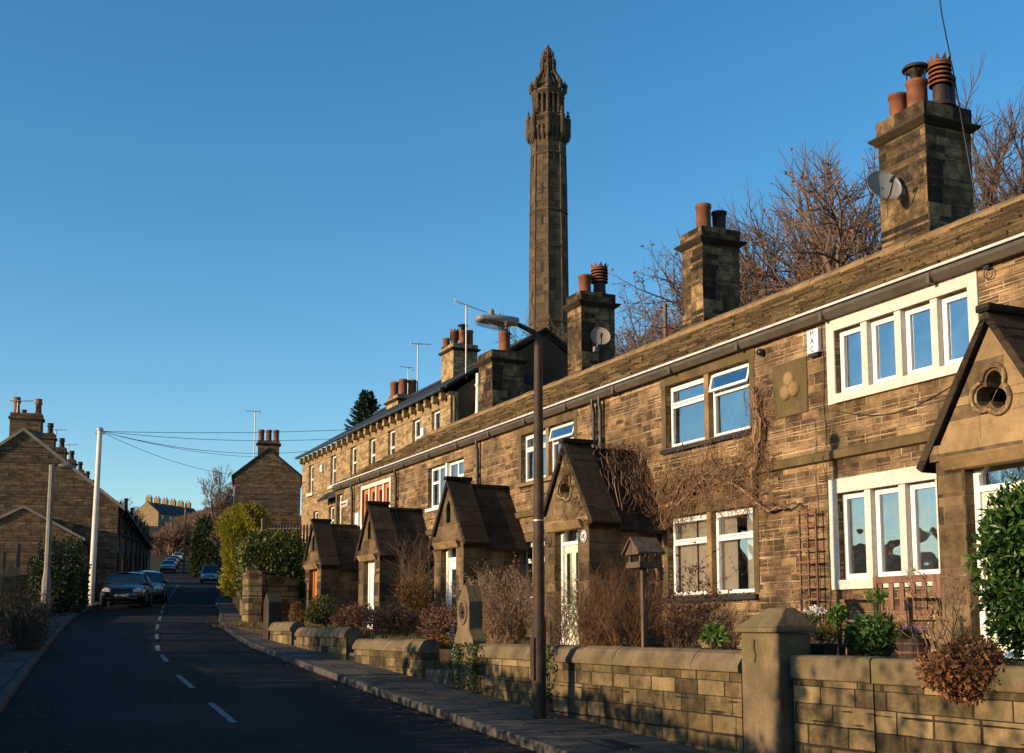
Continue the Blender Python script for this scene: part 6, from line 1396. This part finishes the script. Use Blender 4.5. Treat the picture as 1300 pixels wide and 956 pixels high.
# ------------------------------------------------------------------ cars
def paint(name, c):
    k = N(name); return k.pbr(c, .28, None, .5, .25, **{'Coat Weight': .6, 'Coat Roughness': .06})
CP = [paint('black_car_paint', (.012,.014,.018)), paint('blue_car_paint', (.025,.045,.075)), paint('silver_car_paint', (.30,.33,.36)), paint('pale_car_paint', (.5,.56,.62)), paint('dark_blue_car_paint', (.02,.03,.09))]
M['tyre'] = plain('tyre_rubber', (.015,.015,.015), .9); M['lens'] = plain('headlight_lens', (.5,.55,.6), .1, .1, 4, .8); M['plate'] = plain('number_plate', (.6,.6,.55), .5); M['tail'] = plain('red_tail_light', (.3,.02,.02), .3)
M['carglass'] = (lambda k: k.pbr((.01,.012,.015), .06, None, .8))(N('tinted_car_glass'))
def car(name, label, mat, loc, rz, hatch=False, van=False):
    """built along +y = nose; width x"""
    t = thing(name, (0,0,0), label, 'car', 'cars parked along the street'); L = 4.2; Wd = .86; H = 1.42 if not van else 1.75
    # longitudinal stations: y, half width, z bottom, z belt(top of body)
    st = [(2.10,.60,.32,.55),(2.04,.74,.24,.66),(1.85,.82,.20,.74),(1.3,.86,.19,.86),(.85,.87,.19,.93),(0,.88,.19,.95),(-1.0,.88,.19,.96),(-1.65,.86,.20,.97),(-1.98,.80,.24,.93),(-2.1,.66,.34,.80)]
    m = MB(); rings = []
    for y, w, zb_, zt_ in st:
        zm = zb_+(zt_-zb_)*.55
        rings.append([(0,y,zt_+.03),(w*.55,y,zt_+.025),(w*.88,y,zt_-.01),(w,y,zm+.06),(w*1.0,y,zm-.1),(w*.96,y,zb_+.04),(w*.85,y,zb_),(0,y,zb_),(-w*.85,y,zb_),(-w*.96,y,zb_+.04),(-w,y,zm-.1),(-w,y,zm+.06),(-w*.88,y,zt_-.01),(-w*.55,y,zt_+.025)])
    k = 14; vs = [p for r_ in rings for p in r_]
    m.add(vs, [(i*k+j,i*k+(j+1)%k,(i+1)*k+(j+1)%k,(i+1)*k+j) for i in range(len(st)-1) for j in range(k)]+[tuple(range(k))[::-1],tuple(range((len(st)-1)*k,len(st)*k))], 0, True)
    # roof shell + pillars
    rb = 1.05 if not van else 1.2
    rt = [(.30,.60,H-.05),(.05,.64,H),(-.6,.65,H+.02),(-1.25,.62,H-.03),(-1.5,.58,H-.09)]
    vs = []
    for y, w, z in rt: vs += [(-w,y,z-.05),(-w*.8,y,z),(0,y,z+.025),(w*.8,y,z),(w,y,z-.05)]
    m.add(vs, [(i*5+j,i*5+j+1,(i+1)*5+j+1,(i+1)*5+j) for i in range(4) for j in range(4)], 0, True)
    for sx in (-1,1):
        m.path([(sx*.80,1.0,.93),(sx*.61,.30,H-.06)], .035, 5); m.path([(sx*.83,-.25,.95),(sx*.65,-.25,H-.05)], .035, 5); m.path([(sx*.78,-1.85,.95),(sx*.59,-1.48,H-.1)], .06, 5)
    m.build('body', mat, t)
    g_m = MB(); B = [(.80,1.0,.93),(-.80,1.0,.93),(-.60,.30,H-.07),(.60,.30,H-.07)]; g_m.add(B, [(0,1,2,3)]); g_m.build('windscreen', M['carglass'], t)
    g_m = MB(); g_m.add([(-.76,-1.86,.95),(.76,-1.86,.95),(.58,-1.5,H-.1),(-.58,-1.5,H-.1)], [(0,1,2,3)]); g_m.build('rear_window', M['carglass'], t)
    for sx in (-1,1):
        g_m = MB(); P_ = [(sx*.83,.97,.95),(sx*.625,.28,H-.09),(sx*.645,-1.45,H-.1),(sx*.80,-1.8,.96)]; g_m.add(P_, [(0,1,2,3)] if sx > 0 else [(3,2,1,0)]); g_m.build('side_window', M['carglass'], t)
        h = MB(); h.lathe([(0,.0),(.10,-.01),(.11,-.05)], (sx*.60,2.06,.62), 12, 0, True, 0, Matrix.Rotation(-pi/2,3,'X')@Matrix.Scale(1.5,3,Vector((1,0,0)))); 
        h.obox(Vector((sx*.58,2.05,.62)), Vector((.15,-.03*sx,0)), Vector((0,.045,0)), Vector((0,0,.065))); h.build('headlight', M['lens'], t, bev=.02)
        tl = MB(); tl.obox(Vector((sx*.66,-2.03,.78)), Vector((.1,0,0)), Vector((0,.04,0)), Vector((0,0,.1))); tl.build('tail_light', M['tail'], t, bev=.02)
        mi = MB(); mi.obox(Vector((sx*.95,.75,1.0)), Vector((.09,0,0)), Vector((0,.05,0)), Vector((0,0,.06))); mi.path([(sx*.82,.78,.95),(sx*.92,.76,.98)], .02, 5); mi.build('wing_mirror', mat, t, bev=.02)
        for yy_ in (1.3,-1.3):
            wm = MB(); wm.lathe([(.2,-.1),(.29,-.1),(.31,-.08),(.31,.08),(.29,.1),(.2,.1)], (sx*.78,yy_,.31), 20, 0, True, 0, Matrix.Rotation(pi/2,3,'Y')); w_o = wm.build('wheel', M['tyre'], t)
            rm = MB(); rm.lathe([(.2,-.105),(.2,.105),(.06,.09),(0,.1)], (sx*.78,yy_,.31), 16, 0, True, 0, Matrix.Rotation(pi/2*sx,3,'Y')); rm.build('rim', M['steel'], w_o)
    gr = MB()
    for kz in range(4): gr.box(-.38,.38,2.07,2.115,.50+kz*.045,.52+kz*.045)
    gr.box(-.6,.6,2.03,2.108,.28,.38); gr.build('grille', M['plastic'], t)
    pl_ = MB(); pl_.box(-.26,.26,2.116,2.125,.39,.48); pl_.box(-.26,.26,-2.125,-2.1,.55,.66); pl_.build('number_plate', M['plate'], t)
    t.location = loc; t.rotation_euler = (0,0,rz); return t
def place(px, py, dist=None):
    p = G(px, py); return Vector((p.x, p.y, base(p.y)+.01))
hd = lambda az: pi-radians(az)     # nose towards the camera, road azimuth az
p = place(159,769); car('parked_car', 'black parked car facing the camera, nearest on the left', CP[0], (6.75,52.5,base(52.5)+.01), hd(13))
car('parked_car', 'dark blue parked car right behind the black one', CP[1], (8.35,58.3,base(58.3)+.01), hd(12))
car('parked_car', 'pale-roofed parked car third in the left-hand line', CP[3], (9.15,64.5,base(64.5)+.01), hd(11))
car('parked_car', 'pale blue parked car farther up the left side, fourth in line', CP[3], (24.2,152,base(152)+.01), hd(10))
car('parked_car', 'grey parked car fifth in the left-hand line', CP[2], (27.2,168,base(168)+.01), hd(10))
car('parked_car', 'deep blue parked car last in the left-hand line', CP[4], (30.4,186,base(186)+.01), hd(10))
p = G(264,739); car('parked_car', 'silver estate car parked alone on the right side by the tall dark hedge', CP[2], (22.75,118,base(118)+.01), hd(12), van=True)
p = UY(227,712,205); car('parked_car', 'white car in the sun at the very top of the road', paint('white_car_paint', (.8,.8,.78)), (p.x,205,base(205)+.01), hd(14))
# ------------------------------------------------------------------ camera, world, sun
cam = bpy.data.cameras.new('camera'); co = bpy.data.objects.new('camera', cam); COL.objects.link(co); SC.camera = co
cam.sensor_width = 36; cam.lens = F/1300*36; cam.shift_y = (PY0-478)/1300; cam.clip_start = .1; cam.clip_end = 3000
mt = Matrix((RT, UPV, -FWD)).transposed(); co.matrix_world = mt.to_4x4()
EL = radians(13); AZS = radians(0)      # travel direction: +x, very slightly towards -y
trav = Vector((cos(AZS)*cos(EL), sin(AZS)*cos(EL), -sin(EL)))
su = bpy.data.lights.new('sun', 'SUN'); su.energy = 5; su.angle = radians(.55); su.color = (1, .73, .44); so_ = bpy.data.objects.new('sun', su); COL.objects.link(so_)
so_.rotation_euler = trav.to_track_quat('-Z', 'Y').to_euler(); so_.location = (-40, 0, 30)
w = bpy.data.worlds.new('World'); SC.world = w; w.use_nodes = True; nt = w.node_tree; nt.nodes.clear()
sk = nt.nodes.new('ShaderNodeTexSky'); sk.sky_type = 'NISHITA'; sk.sun_disc = False; sk.sun_elevation = EL
sd = -trav; sk.sun_rotation = atan2(sd.x, sd.y); sk.air_density = 1.0; sk.dust_density = .4; sk.ozone_density = 2.5; sk.altitude = 200
bg = nt.nodes.new('ShaderNodeBackground'); bg.inputs[1].default_value = .15; ow = nt.nodes.new('ShaderNodeOutputWorld')
hs = nt.nodes.new('ShaderNodeHueSaturation'); hs.inputs['Saturation'].default_value = 1.28; hs.inputs['Hue'].default_value = .495; nt.links.new(sk.outputs[0], hs.inputs['Color']); nt.links.new(hs.outputs[0], bg.inputs[0]); nt.links.new(bg.outputs[0], ow.inputs[0])
SC.render.engine = 'CYCLES'; SC.view_settings.view_transform = 'Standard'; SC.view_settings.look = 'None'; SC.view_settings.exposure = .48; SC.view_settings.gamma = 1
SC.cycles.max_bounces = 6; SC.cycles.transparent_max_bounces = 12
